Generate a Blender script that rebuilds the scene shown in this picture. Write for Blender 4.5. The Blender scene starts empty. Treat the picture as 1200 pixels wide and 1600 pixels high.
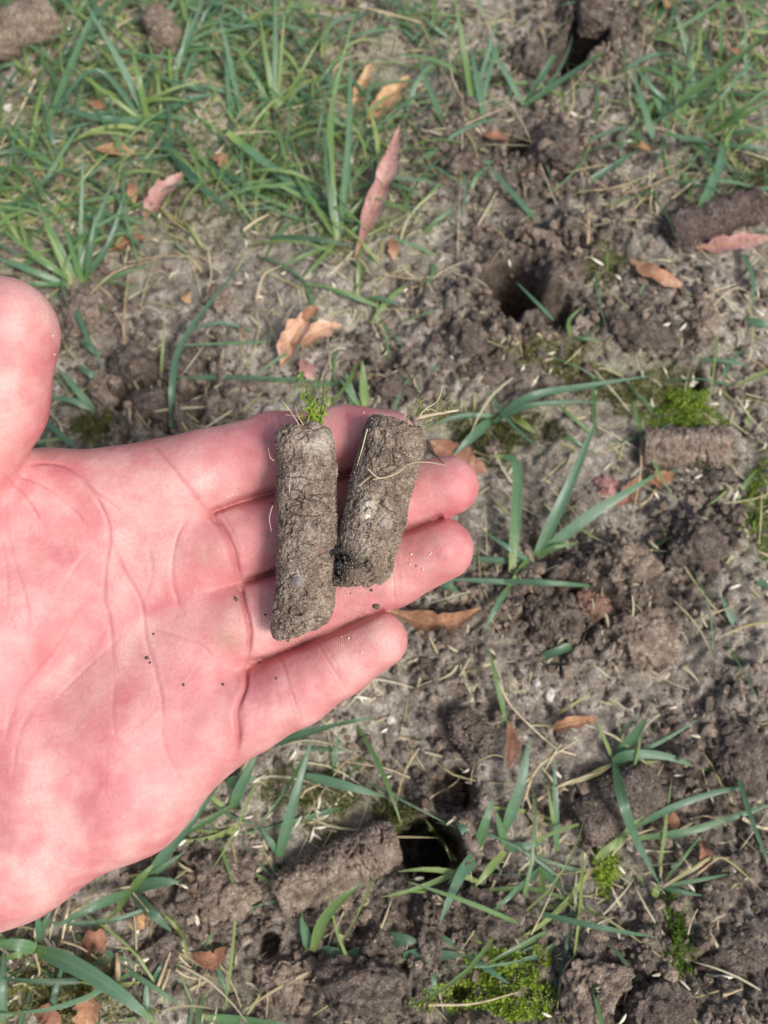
import bpy, math, random
import numpy as np
from mathutils import Vector

# ------------------------------------------------------------------ camera, sky, sun, exposure
scene = bpy.context.scene
COL = scene.collection
F = 1537.0                       # focal length in pixels of the 1200 x 1600 photograph
TILT = math.radians(20)
DC = 0.40                        # metres from lens to the lawn, along the view axis
cam_data = bpy.data.cameras.new('camera')
cam_data.angle = 2 * math.atan(800 / F)
cam_data.clip_start = 0.01
cam_data.clip_end = 200
cam_data.dof.use_dof = True
cam_data.dof.focus_distance = 0.262
cam_data.dof.aperture_fstop = 15.5
cam = bpy.data.objects.new('camera', cam_data)
COL.objects.link(cam)
CAM = np.array([0, -DC * math.sin(TILT), DC * math.cos(TILT)])
cam.location = CAM
cam.rotation_euler = (TILT, 0, 0)
scene.camera = cam

SUN_EL, SUN_AZ = math.radians(52), math.radians(132)     # azimuth clockwise from +Y
world = bpy.data.worlds.new('World')
scene.world = world
world.use_nodes = True
wn = world.node_tree
sky = wn.nodes.new('ShaderNodeTexSky')
sky.sky_type = 'NISHITA'
sky.sun_disc = False
sky.sun_elevation = SUN_EL
sky.sun_rotation = SUN_AZ
sky.air_density = 1.0
sky.dust_density = 4.0
sky.ozone_density = 0.6
wn.nodes['Background'].inputs['Strength'].default_value = 0.08
wn.links.new(sky.outputs['Color'], wn.nodes['Background'].inputs['Color'])
sun_data = bpy.data.lights.new('sun', 'SUN')
sun_data.energy = 1.5
sun_data.angle = math.radians(15)
sun_data.color = (1.0, 0.97, 0.94)
sun = bpy.data.objects.new('sun', sun_data)
COL.objects.link(sun)
sun.location = (1.1, -1.0, 2)
sun_dir = Vector((math.sin(SUN_AZ) * math.cos(SUN_EL), math.cos(SUN_AZ) * math.cos(SUN_EL), math.sin(SUN_EL)))
sun.rotation_euler = sun_dir.to_track_quat('Z', 'Y').to_euler()
scene.view_settings.view_transform = 'Standard'
scene.view_settings.look = 'None'
scene.view_settings.exposure = 0.86
scene.view_settings.gamma = 1
scene.view_settings.use_curve_mapping = False

# ------------------------------------------------------------------ helpers
rng = np.random.default_rng(7)
random.seed(7)
RIGHT = np.array([1.0, 0, 0])
UP = np.array([0, math.cos(TILT), math.sin(TILT)])
LOOK = np.array([0, math.sin(TILT), -math.cos(TILT)])

def project(p):
    d = np.asarray(p, float) - CAM
    dep = d @ LOOK
    return 600 + F * (d @ RIGHT) / dep, 800 - F * (d @ UP) / dep

def hsh(i, j, k, s):
    u = np.uint32
    h = i.astype(u) * u(374761393) + j.astype(u) * u(668265263) + k.astype(u) * u(1440662683) + u((s * 974711) & 0xFFFFFFFF)
    h = (h ^ (h >> u(13))) * u(1274126177)
    h = (h ^ (h >> u(15))) * u(2246822519)
    return ((h ^ (h >> u(16))) & u(0xFFFFFF)).astype(np.float32) * np.float32(1 / 16777216.0)

def vnoise(p, scale, seed=0):
    q = np.asarray(p, np.float32) / scale
    i = np.floor(q)
    f = q - i
    f = f * f * f * (f * (f * 6 - 15) + 10)
    i = i.astype(np.int32)
    two = p.shape[1] == 2
    x, y = i[:, 0], i[:, 1]
    if two:
        z = np.zeros_like(x)
        a = hsh(x, y, z, seed) * (1 - f[:, 0]) + hsh(x + 1, y, z, seed) * f[:, 0]
        b = hsh(x, y + 1, z, seed) * (1 - f[:, 0]) + hsh(x + 1, y + 1, z, seed) * f[:, 0]
        return (a * (1 - f[:, 1]) + b * f[:, 1]) * 2 - 1
    z = i[:, 2]
    r = []
    for dz in (0, 1):
        a = hsh(x, y, z + dz, seed) * (1 - f[:, 0]) + hsh(x + 1, y, z + dz, seed) * f[:, 0]
        b = hsh(x, y + 1, z + dz, seed) * (1 - f[:, 0]) + hsh(x + 1, y + 1, z + dz, seed) * f[:, 0]
        r.append(a * (1 - f[:, 1]) + b * f[:, 1])
    return (r[0] * (1 - f[:, 2]) + r[1] * f[:, 2]) * 2 - 1

def fbm(p, scale, octaves=3, seed=0):
    s = 0
    a = 1.0
    for o in range(octaves):
        s = s + a * vnoise(p, scale / 2 ** o, seed + 31 * o)
        a *= 0.5
    return s

def bumps(p, scale, seed, prob=0.7):
    """rounded lumps scattered in 2-D or 3-D, height as a share of scale"""
    q = np.asarray(p, np.float32) / scale
    i = np.floor(q).astype(np.int32)
    n = p.shape[1]
    best = np.zeros(len(p), np.float32)
    rngs = [(-1, 0, 1)] * n
    import itertools
    for off in itertools.product(*rngs):
        c = [i[:, a] + off[a] for a in range(n)]
        z = c[2] if n == 3 else np.zeros_like(c[0])
        d2 = 0
        for a in range(n):
            d2 = d2 + (c[a] + hsh(c[0], c[1], z, seed + 7 + a) - q[:, a]) ** 2
        rr = 0.3 + 0.42 * hsh(c[0], c[1], z, seed + 3)
        on = hsh(c[0], c[1], z, seed + 5) < prob
        best = np.maximum(best, np.where(on, rr * np.sqrt(np.maximum(0, 1 - d2 / rr ** 2)), 0))
    return best

def sstep(a, b, x):
    t = np.clip((x - a) / (b - a), 0, 1)
    return t * t * (3 - 2 * t)

def mesh_np(name, verts, faces, uv=None, attrs=None, smooth=True):
    """verts (n,3); faces (m,3) or (m,4) or a list of such arrays"""
    me = bpy.data.meshes.new(name)
    if not isinstance(faces, list):
        faces = [faces]
    faces = [np.asarray(f, np.int32) for f in faces if len(f)]
    tot = sum(len(f) for f in faces)
    loops = np.concatenate([f.ravel() for f in faces])
    sizes = np.concatenate([np.full(len(f), f.shape[1], np.int32) for f in faces])
    starts = np.concatenate([[0], np.cumsum(sizes)[:-1]]).astype(np.int32)
    me.vertices.add(len(verts))
    me.vertices.foreach_set('co', np.asarray(verts, np.float32).ravel())
    me.loops.add(len(loops))
    me.loops.foreach_set('vertex_index', loops)
    me.polygons.add(tot)
    me.polygons.foreach_set('loop_start', starts)
    me.polygons.foreach_set('use_smooth', np.full(tot, smooth))
    if uv is not None:
        l = me.uv_layers.new(name='UVMap')
        l.data.foreach_set('uv', np.asarray(uv, np.float32)[loops].ravel())
    for k, v in (attrs or {}).items():
        a = me.attributes.new(k, 'FLOAT', 'POINT')
        a.data.foreach_set('value', np.asarray(v, np.float32))
    me.update(calc_edges=True)
    me.validate()
    return me

def obj(name, me, mat=None, parent=None, loc=None):
    o = bpy.data.objects.new(name, me)
    COL.objects.link(o)
    if mat is not None and me is not None and not me.materials:
        me.materials.append(mat)
    if parent is not None:
        o.parent = parent
    if loc is not None:
        o.location = loc
    return o

def tag(o, label, cat=None, group=None, kind=None):
    if label:
        o['label'] = label
    if cat:
        o['category'] = cat
    if group:
        o['group'] = group
    if kind:
        o['kind'] = kind
    return o

def centred(verts):
    c = np.array([verts[:, 0].mean(), verts[:, 1].mean(), verts[:, 2].min()])
    return verts - c, c

def srgb(r, g, b):
    def f(v):
        v /= 255
        return v / 12.92 if v <= 0.04045 else ((v + 0.055) / 1.055) ** 2.4
    return (f(r), f(g), f(b), 1)

# ------------------------------------------------------------------ materials
class Nodes:
    def __init__(self, name):
        self.m = bpy.data.materials.new(name)
        self.m.use_nodes = True
        self.t = self.m.node_tree
        self.b = self.t.nodes['Principled BSDF']
    def n(self, typ, **kw):
        nd = self.t.nodes.new(typ)
        for k, v in kw.items():
            if k in nd.inputs.keys():
                nd.inputs[k].default_value = v
            else:
                setattr(nd, k, v)
        return nd
    def l(self, a, b):
        self.t.links.new(a, b)
    def attr(self, name):
        return self.n('ShaderNodeAttribute', attribute_name=name).outputs['Fac']
    def noise(self, scale, detail=3, rough=0.6, coord=None):
        nd = self.n('ShaderNodeTexNoise', Scale=scale, Detail=detail, Roughness=rough)
        self.l(coord or self.pos(), nd.inputs['Vector'])
        return nd.outputs['Fac']
    def pos(self):
        if not hasattr(self, '_p'):
            self._p = self.n('ShaderNodeNewGeometry').outputs['Position']
        return self._p
    def objc(self):
        if not hasattr(self, '_o'):
            self._o = self.n('ShaderNodeTexCoord').outputs['Object']
        return self._o
    def ramp(self, fac, stops):
        r = self.n('ShaderNodeValToRGB')
        el = r.color_ramp.elements
        while len(el) < len(stops):
            el.new(0.5)
        for e, (p, c) in zip(el, stops):
            e.position = p
            e.color = c
        self.l(fac, r.inputs['Fac'])
        return r.outputs['Color']
    def val(self, fac, a0, a1, b0, b1):
        r = self.n('ShaderNodeMapRange')
        for k, v in zip(('From Min', 'From Max', 'To Min', 'To Max'), (a0, a1, b0, b1)):
            r.inputs[k].default_value = v
        self.l(fac, r.inputs['Value'])
        return r.outputs['Result']
    def mix(self, fac, a, b, mode='MIX'):
        m = self.n('ShaderNodeMix', data_type='RGBA', blend_type=mode)
        for s, v in ((m.inputs['Factor'], fac), (m.inputs['A'] if False else m.inputs[6], a), (m.inputs[7], b)):
            if isinstance(v, (int, float, tuple)):
                s.default_value = v
            else:
                self.l(v, s)
        return m.outputs[2]
    def math(self, op, a, b=0.0, clamp=False):
        m = self.n('ShaderNodeMath', operation=op, use_clamp=clamp)
        for s, v in zip(m.inputs, (a, b)):
            if isinstance(v, (int, float)):
                s.default_value = v
            else:
                self.l(v, s)
        return m.outputs[0]
    def bump(self, height, strength, dist, prev=None):
        b = self.n('ShaderNodeBump', Strength=strength, Distance=dist)
        self.l(height, b.inputs['Height'])
        if prev is not None:
            self.l(prev, b.inputs['Normal'])
        return b.outputs['Normal']
    def done(self, color, rough=0.9, normal=None, spec=0.3):
        if isinstance(color, tuple):
            self.b.inputs['Base Color'].default_value = color
        else:
            self.l(color, self.b.inputs['Base Color'])
        if isinstance(rough, (int, float)):
            self.b.inputs['Roughness'].default_value = rough
        else:
            self.l(rough, self.b.inputs['Roughness'])
        self.b.inputs['Specular IOR Level'].default_value = spec
        if normal is not None:
            self.l(normal, self.b.inputs['Normal'])
        return self.m

def soil_material(name, dark, mid, light, moss=True, grain=1.0):
    N = Nodes(name)
    big = N.noise(28, 3)
    mid_n = N.noise(170, 4, 0.7)
    fine = N.noise(900, 3, 0.7)
    k = N.math('ADD', N.math('MULTIPLY', mid_n, 0.55), N.math('MULTIPLY', fine, 0.45))
    col = N.ramp(k, [(0.30, dark), (0.50, mid), (0.68, light)])
    if moss:
        fr = N.attr('fresh')
        brown = N.ramp(k, [(0.30, srgb(50, 43, 38)), (0.5, srgb(98, 87, 78)), (0.70, srgb(152, 140, 128))])
        fr2 = N.math('ADD', fr, N.math('MULTIPLY', N.math('SUBTRACT', big, 0.5), 0.9), True)
        col = N.mix(fr2, col, brown)
        ms = N.math('MULTIPLY', N.attr('moss'), N.val(mid_n, 0.38, 0.58, 0.15, 1), True)
        green = N.ramp(fine, [(0.3, srgb(62, 70, 34)), (0.7, srgb(120, 132, 66))])
        col = N.mix(N.math('MULTIPLY', ms, 0.8), col, green)
    if not moss:
        col = N.mix(N.math('MULTIPLY', N.attr('stain'), N.val(mid_n, .35, .5, .3, 1), True), col, srgb(30, 27, 26))
        col = N.mix(N.math('MULTIPLY', N.attr('chalk'), N.val(mid_n, .4, .55, .2, .8), True), col, srgb(206, 196, 180))
    sand = N.val(N.noise(2600, 1, 0.5), 0.66, 0.74, 0, grain)
    col = N.mix(N.math('MULTIPLY', sand, 0.55), col, srgb(214, 200, 182))
    rust = N.val(N.noise(120, 2, 0.5), 0.62, 0.75, 0, 0.22)
    col = N.mix(rust, col, srgb(150, 112, 76))
    nrm = N.bump(N.noise(450, 4, 0.7), 0.7, 0.0016)
    nrm = N.bump(N.noise(1500, 3, 0.7), 0.6, 0.0006, nrm)
    if not moss:
        vo = N.n('ShaderNodeTexVoronoi', feature='F1', Scale=1500.0)
        N.l(N.pos(), vo.inputs['Vector'])
        nrm = N.bump(N.math('MULTIPLY', vo.outputs['Distance'], -1.0), 0.9, 0.0005, nrm)
    return N.done(col, 0.95, nrm, 0.15)

M = {}
M['ground'] = soil_material('lawn_soil', srgb(72, 66, 59), srgb(142, 134, 122), srgb(220, 213, 200))
M['fresh'] = soil_material('moist_soil', srgb(54, 47, 42), srgb(104, 93, 84), srgb(156, 144, 132), False)
M['core'] = soil_material('core_soil', srgb(78, 67, 58), srgb(140, 124, 109), srgb(194, 179, 160), False, 1.0)
M['dark_core'] = soil_material('wet_core_soil', srgb(66, 56, 51), srgb(100, 86, 79), srgb(142, 130, 124), False, 0.4)

def skin_material():
    N = Nodes('skin')
    c = N.objc()
    b1 = N.noise(48, 2, 0.5, c)
    b2 = N.noise(130, 3, 0.55, c)
    k = N.math('ADD', N.math('MULTIPLY', b1, 0.6), N.math('MULTIPLY', b2, 0.4))
    col = N.ramp(k, [(0.36, srgb(194, 114, 118)), (0.5, srgb(206, 139, 137)), (0.64, srgb(221, 173, 165))])
    mot = N.val(N.noise(210, 3, 0.6, c), 0.46, 0.68, 0, 0.3)
    col = N.mix(mot, col, srgb(224, 180, 170))
    col = N.mix(N.math('MULTIPLY', N.attr('flush'), 0.45, True), col, srgb(190, 92, 104))
    col = N.mix(N.math('MULTIPLY', N.attr('pale'), 0.6, True), col, srgb(230, 190, 180))
    col = N.mix(N.math('MULTIPLY', N.attr('callus'), 0.7, True), col, srgb(178, 140, 112))
    col = N.mix(N.math('MULTIPLY', N.attr('crease'), 0.55, True), col, srgb(158, 76, 78))
    col = N.mix(N.val(N.noise(1100, 2, 0.6, c), .35, .7, 0, .28), col, srgb(186, 116, 116))
    dirt = N.math('MULTIPLY', N.attr('dirt'), N.val(N.noise(420, 3, 0.7, c), 0.42, 0.7, 0, 1), True)
    col = N.mix(N.math('MULTIPLY', dirt, 0.65), col, srgb(132, 106, 92))
    # friction ridges run across each finger and sweep over the palm
    ridge = N.math('SINE', N.math('ADD', N.math('MULTIPLY', N.attr('ridge'), 2 * math.pi / 0.6),
                                  N.math('MULTIPLY', N.noise(110, 2, 0.5, c), 9.0)))
    patch = N.val(N.noise(60, 2, 0.5, c), 0.42, 0.62, 0.0, 1)
    nrm = N.bump(N.math('MULTIPLY', N.math('MULTIPLY', ridge, patch), N.attr('ridge_amount')), 0.4, 0.00008)
    vor = N.n('ShaderNodeTexVoronoi', feature='DISTANCE_TO_EDGE', Scale=560.0)
    N.l(c, vor.inputs['Vector'])
    nrm = N.bump(vor.outputs['Distance'], 0.3, 0.0004, nrm)
    nrm = N.bump(N.noise(260, 3, 0.6, c), 0.14, 0.0005, nrm)
    nrm = N.bump(N.noise(1400, 2, 0.6, c), 0.3, 0.0002, nrm)
    N.b.inputs['Subsurface Weight'].default_value = 0.13
    N.b.inputs['Subsurface Radius'].default_value = (1.0, 0.35, 0.22)
    N.b.inputs['Subsurface Scale'].default_value = 0.0014
    rough = N.val(b2, 0.3, 0.7, 0.42, 0.6)
    return N.done(col, rough, nrm, 0.4)
M['skin'] = skin_material()

def grass_material():
    N = Nodes('grass_blade')
    t = N.attr('tint')
    uv = N.n('ShaderNodeUVMap').outputs['UV']
    sep = N.n('ShaderNodeSeparateXYZ')
    N.l(uv, sep.inputs[0])
    col = N.ramp(t, [(0.0, srgb(46, 88, 62)), (0.13, srgb(90, 132, 102)), (0.3, srgb(84, 128, 72)), (0.5, srgb(132, 158, 78)), (0.66, srgb(172, 180, 100)),
                     (0.8, srgb(196, 178, 122)), (1.0, srgb(228, 214, 182))])
    blot = N.noise(260, 3, 0.6)
    col = N.mix(N.val(blot, 0.4, 0.7, 0, 0.35), col, N.mix(0.5, col, srgb(150, 170, 110)))
    stripe = N.math('SINE', N.math('MULTIPLY', sep.outputs['X'], 60.0))
    col = N.mix(N.val(stripe, -1, 1, 0, 0.22), col, N.mix(0.6, col, srgb(150, 190, 160)))
    mid = N.math('ABSOLUTE', N.math('SUBTRACT', sep.outputs['X'], 0.5))
    col = N.mix(N.val(mid, 0.0, 0.07, 0.45, 0), col, N.mix(0.6, col, srgb(170, 196, 130)))
    nrm = N.bump(stripe, 0.4, 0.0001)
    nrm = N.bump(blot, 0.3, 0.0005, nrm)
    N.done(col, 0.3, nrm, 0.9)
    tr = N.n('ShaderNodeBsdfTranslucent')
    lime = N.mix(N.val(t, .6, .75, .5, 0), col, srgb(150, 180, 40))
    N.l(lime, tr.inputs['Color'])
    ms = N.n('ShaderNodeMixShader', Fac=0.28)
    N.l(N.b.outputs[0], ms.inputs[1])
    N.l(tr.outputs[0], ms.inputs[2])
    N.l(ms.outputs[0], N.t.nodes['Material Output'].inputs['Surface'])
    return N.m
M['grass'] = grass_material()

def leaf_material(name, c0, c1, c2):
    N = Nodes(name)
    c = N.objc()
    k = N.math('ADD', N.math('MULTIPLY', N.noise(110, 4, 0.65, c), 0.7), N.math('MULTIPLY', N.noise(700, 2, 0.6, c), 0.3))
    col = N.ramp(k, [(0.32, c0), (0.5, c1), (0.68, c2)])
    spots = N.val(N.noise(330, 3, 0.6, c), 0.55, 0.7, 0, 0.75)
    col = N.mix(spots, col, srgb(96, 66, 50))
    return N.done(col, 0.7, N.bump(N.noise(500, 3, 0.6, c), 0.5, 0.0008), 0.25)
M['leaf_pink'] = leaf_material('dead_leaf_pink', srgb(136, 96, 90), srgb(176, 134, 126), srgb(206, 176, 166))
M['leaf_orange'] = leaf_material('dead_leaf_orange', srgb(112, 78, 60), srgb(166, 124, 94), srgb(200, 168, 142))
M['leaf_tan'] = leaf_material('dead_leaf_tan', srgb(140, 104, 70), srgb(184, 148, 108), srgb(214, 188, 150))
M['leaf_brown'] = leaf_material('dead_leaf_brown', srgb(110, 76, 60), srgb(150, 108, 86), srgb(184, 144, 120))

M['leaf_peach'] = leaf_material('dead_leaf_peach', srgb(160, 116, 92), srgb(204, 164, 138), srgb(224, 196, 174))

def plain(name, c0, c1, scale=300, rough=0.7, spec=0.3, trans=0.0):
    N = Nodes(name)
    info = N.n('ShaderNodeObjectInfo')
    k = N.math('ADD', N.math('MULTIPLY', N.noise(scale, 3, 0.6), 0.7), N.math('MULTIPLY', info.outputs['Random'], 0.3))
    col = N.ramp(k, [(0.3, c0), (0.7, c1)])
    return N.done(col, rough, N.bump(N.noise(scale * 3, 2), 0.3, 0.0004), spec)
M['straw'] = plain('dry_straw', srgb(150, 128, 94), srgb(214, 198, 164), 200, 0.6)
M['seed'] = plain('grass_seed', srgb(204, 192, 164), srgb(244, 238, 220), 250, 0.55)
M['moss'] = plain('moss_leaflets', srgb(84, 112, 36), srgb(158, 182, 66), 90, 0.6)
M['dull_moss'] = plain('dull_moss_leaflets', srgb(70, 76, 38), srgb(138, 140, 80), 70, 0.7)
M['root'] = plain('root_fibre', srgb(176, 158, 124), srgb(222, 208, 176), 300, 0.7)
M['twig'] = plain('dark_twig', srgb(66, 50, 40), srgb(112, 88, 68), 300, 0.8)
M['pebble'] = plain('grey_pebble', srgb(128, 119, 113), srgb(158, 148, 141), 400, 0.5)
M['white_stone'] = plain('white_stone', srgb(170, 162, 150), srgb(216, 210, 198), 400, 0.5)
M['red_stone'] = plain('reddish_stone', srgb(120, 92, 80), srgb(156, 126, 112), 180, 0.7)
M['char'] = plain('black_char', srgb(22, 20, 20), srgb(60, 56, 54), 500, 0.45)
M['sand'] = plain('sand_grains', srgb(190, 172, 146), srgb(238, 228, 210), 900, 0.4)

# ------------------------------------------------------------------ ground: one sheet, fine where the picture looks
def blobs(px, py, lst):
    v = np.zeros(len(px), np.float32)
    for cx, cy, rx, ry, a in lst:
        v = np.maximum(v, a * np.exp(-(((px - cx) / rx) ** 2 + ((py - cy) / ry) ** 2)))
    return v
FRESH = [(850, 250, 110, 90, 1), (860, 410, 110, 60, .9), (790, 540, 120, 80, .9), (1000, 510, 110, 60, .9), (230, 600, 130, 90, 1),
         (120, 500, 70, 60, .8), (620, 600, 90, 40, .8), (900, 960, 190, 120, 1), (1080, 830, 90, 80, 1), (700, 1050, 130, 110, .6),
         (1130, 1180, 130, 150, .9), (1000, 1530, 270, 150, 1), (720, 1430, 150, 70, .9), (550, 1520, 170, 110, 1), (350, 1400, 110, 90, .9),
         (900, 80, 90, 90, 1), (720, 240, 80, 60, .8), (930, 1270, 100, 70, .9), (690, 1290, 90, 110, .8), (1150, 1400, 120, 120, .8)]
MOSSY = [(300, 300, 300, 130, .45), (430, 100, 220, 110, .4), (1000, 610, 120, 50, .8), (1070, 645, 70, 40, 1), (760, 680, 100, 45, .8),
         (780, 1540, 120, 65, 1), (1060, 1460, 40, 120, .7), (150, 670, 45, 35, 1), (620, 1290, 45, 50, .9), (500, 1240, 90, 60, .6),
         (1180, 800, 40, 90, .9), (940, 430, 45, 35, .7), (560, 330, 90, 110, .5), (100, 1560, 170, 70, .6), (640, 420, 60, 60, .4),
         (870, 570, 80, 30, .6), (1150, 300, 80, 60, .5), (400, 1560, 90, 60, .5), (960, 1360, 30, 40, .8)]
# hole: px, py, radius mm, depth mm
HOLES = [(795, 466, 13.5, 60), (862, 500, 8, 14), (908, 80, 11, 42), (880, 112, 9.5, 30), (812, 240, 8, 24), (1078, 596, 5.5, 12), (705, 1232, 8, 15),
         (668, 1322, 11.5, 34), (880, 935, 7, 18), (930, 955, 8, 14), (895, 990, 6, 12), (250, 610, 4, 10), (195, 640, 5, 11), (690, 1330, 7, 20),
         (1050, 850, 5, 12), (720, 1550, 3, 8), (420, 1475, 4, 9), (985, 1255, 3, 8)]

def flat_pt(px, py, z=0.0):
    d = RIGHT * (px - 600) / F + UP * (800 - py) / F + LOOK
    t = (CAM[2] - z) / (-d[2])
    return CAM + t * d
HOLE_XY = [(flat_pt(a, b)[:2], r / 1000, d / 1000) for a, b, r, d in HOLES]

def axis(a, b, step, far):
    core = np.arange(a, b + step / 2, step)
    out, s = [], step
    v = core[-1]
    while v < far:
        s *= 1.22
        v += s
        out.append(v)
    neg, s, v = [], step, core[0]
    while v > -far:
        s *= 1.22
        v -= s
        neg.append(v)
    return np.concatenate([neg[::-1], core, out])
GX = axis(-0.255, 0.255, 0.001, 20)
GY = axis(-0.24, 0.31, 0.001, 20)
gx, gy = np.meshgrid(GX, GY, indexing='ij')
P2 = np.stack([gx.ravel(), gy.ravel()], 1)
near = np.exp(-np.maximum(0, np.hypot(P2[:, 0], P2[:, 1]) - 0.5) / 0.4)
P3 = np.concatenate([P2, np.zeros((len(P2), 1))], 1)
dep = (P3 - CAM) @ LOOK
okp = dep > 0.05
ppx = np.where(okp, 600 + F * P2[:, 0] / np.where(okp, dep, 1), 9999)
ppy = np.where(okp, 800 - F * ((P3 - CAM) @ UP) / np.where(okp, dep, 1), 9999)
fresh = blobs(ppx, ppy, FRESH)
mossy = blobs(ppx, ppy, MOSSY)
fresh = np.clip(fresh + 0.35 * vnoise(P2, 0.035, 3), 0, 1)
warp = np.stack([fbm(P2, 0.008, 3, 11), fbm(P2, 0.008, 3, 12)], 1) * 0.0022
Q = P2 + warp
clod = np.clip(0.25 + 0.95 * fresh - 0.3 * mossy + 0.35 * fbm(P2, 0.05, 2, 5), 0, 1.15)
gh = 0.005 * fbm(P2, 0.11, 2, 21) + 0.0022 * fbm(P2, 0.03, 2, 22)
smear = sstep(0.0, 0.5, vnoise(P2, 0.028, 91))
bil = 1 - np.abs(fbm(Q, 0.013, 3, 92))
gh += clod * (0.012 * np.minimum(bumps(Q, 0.019, 40, 0.5), .34) + 0.0055 * bil + (1 - .6 * smear) * (0.0062 * bumps(Q, 0.010, 41, 0.55) + 0.0042 * bumps(Q, 0.0052, 42, 0.7)))
gh += (1 - .55 * smear) * (0.6 + 0.4 * clod) * 0.0030 * bumps(Q, 0.0031, 43, 0.7)
gh += 0.0009 * fbm(P2, 0.004, 2, 23)
crack = np.abs(fbm(Q, 0.02, 3, 25))
gh -= 0.005 * clod * np.exp(-(crack / 0.06) ** 2)
gh *= near
for (c, r, d) in HOLE_XY:
    w = np.hypot(P2[:, 0] - c[0], P2[:, 1] - c[1])
    m = w < r * 3
    irr = 0.4 if r > 0.0119 else 1.0
    wn_ = w[m] * (1 + irr * 0.16 * vnoise(P2[m], r * 0.9, 61) + irr * 0.08 * vnoise(P2[m], r * 0.3, 62))
    gh[m] -= d * (1 - sstep(r * 0.84, r * 1.06, wn_))
    gh[m] += 0.0025 * np.exp(-((wn_ - r * 1.35) / (r * 0.25)) ** 2) * (0.5 + vnoise(P2[m], 0.006, 63))
    fresh[m] = np.maximum(fresh[m], 1.0 * (1 - sstep(r * 0.9, r * 1.6, wn_)))
GH = gh.reshape(gx.shape)
nx_, ny_ = GH.shape
ii = np.arange(nx_ * ny_).reshape(nx_, ny_)
quads = np.stack([ii[:-1, :-1], ii[1:, :-1], ii[1:, 1:], ii[:-1, 1:]], -1).reshape(-1, 4)
verts = np.stack([gx.ravel(), gy.ravel(), gh], 1)
ground = obj('ground', mesh_np('ground', verts, quads, attrs={'fresh': fresh, 'moss': mossy}), M['ground'])
tag(ground, 'bare crumbly grey-brown lawn soil with aeration holes', kind='structure')

def H(x, y):
    x = np.atleast_1d(x)
    y = np.atleast_1d(y)
    i = np.clip(np.searchsorted(GX, x) - 1, 0, nx_ - 2)
    j = np.clip(np.searchsorted(GY, y) - 1, 0, ny_ - 2)
    u = np.clip((x - GX[i]) / (GX[i + 1] - GX[i]), 0, 1)
    v = np.clip((y - GY[j]) / (GY[j + 1] - GY[j]), 0, 1)
    return (GH[i, j] * (1 - u) + GH[i + 1, j] * u) * (1 - v) + (GH[i, j + 1] * (1 - u) + GH[i + 1, j + 1] * u) * v

def Hs(x, y):
    """ground level without the narrow holes: median of a few samples"""
    o = 0.011
    xs = np.array([x, x + o, x - o, x, x])
    ys = np.array([y, y, y, y + o, y - o])
    return float(np.median(H(xs, ys)))

def gp(px, py, h=0.0, soft=True):
    """a point h millimetres above the soil, seen at that pixel"""
    z = 0.0
    p = flat_pt(px, py, 0)
    for _ in range(4):
        z = (Hs(p[0], p[1]) if soft else float(H(p[0], p[1])[0])) + h / 1000
        p = flat_pt(px, py, z)
    return p

# ------------------------------------------------------------------ the hand
DH = 270.0                                        # mm from lens to the hand's reference plane
def hp(px, py, w):
    k = (DH - w) / F
    return np.array([(px - 600) * k, (800 - py) * k, w])
def to_world(q):
    q = np.asarray(q, float) / 1000
    return CAM + q[:, :1] * RIGHT + q[:, 1:2] * UP + (DH / 1000 - q[:, 2:3]) * LOOK

VOX = 0.9
lo = np.array([-290.0, -205.0, -48.0])
hi = np.array([32.0, 72.0, 34.0])
ax = [np.arange(lo[a], hi[a], VOX, dtype=np.float32) for a in range(3)]
shape = tuple(len(a) for a in ax)
BIG = 30.0

def cone_into(A, a, b, ra, rb, k, zs=1.0, pad=14.0):
    """tapered capsule, smoothly united into field A (in place, within its box)"""
    mn = np.minimum(a - ra, b - rb) - pad
    mx = np.maximum(a + ra, b + rb) + pad
    sl = []
    for d in range(3):
        i0 = max(0, int((mn[d] - lo[d]) / VOX))
        i1 = min(shape[d], int((mx[d] - lo[d]) / VOX) + 1)
        if i1 <= i0:
            return
        sl.append(slice(i0, i1))
    X = ax[0][sl[0]][:, None, None] - np.float32(a[0])
    Y = ax[1][sl[1]][None, :, None] - np.float32(a[1])
    Z = (ax[2][sl[2]][None, None, :] - np.float32(a[2])) * np.float32(zs)
    ab = (b - a).astype(np.float32) * np.array([1, 1, zs], np.float32)
    t = np.clip((X * ab[0] + Y * ab[1] + Z * ab[2]) / max(float(ab @ ab), 1e-6), 0, 1)
    d = np.sqrt((X - t * ab[0]) ** 2 + (Y - t * ab[1]) ** 2 + (Z - t * ab[2]) ** 2) - (ra + t * (rb - ra)).astype(np.float32)
    B = A[tuple(sl)]
    h = np.clip(0.5 + 0.5 * (B - d) / k, 0, 1)
    A[tuple(sl)] = B * (1 - h) + d * h - k * h * (1 - h)

def chain(A, pts, k, zs=1.0):
    q = [(hp(x, y, w), r * (DH - w) / F) for x, y, w, r in pts]
    for (a, ra), (b, rb) in zip(q[:-1], q[1:]):
        cone_into(A, a, b, ra, rb, k, zs)

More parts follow.
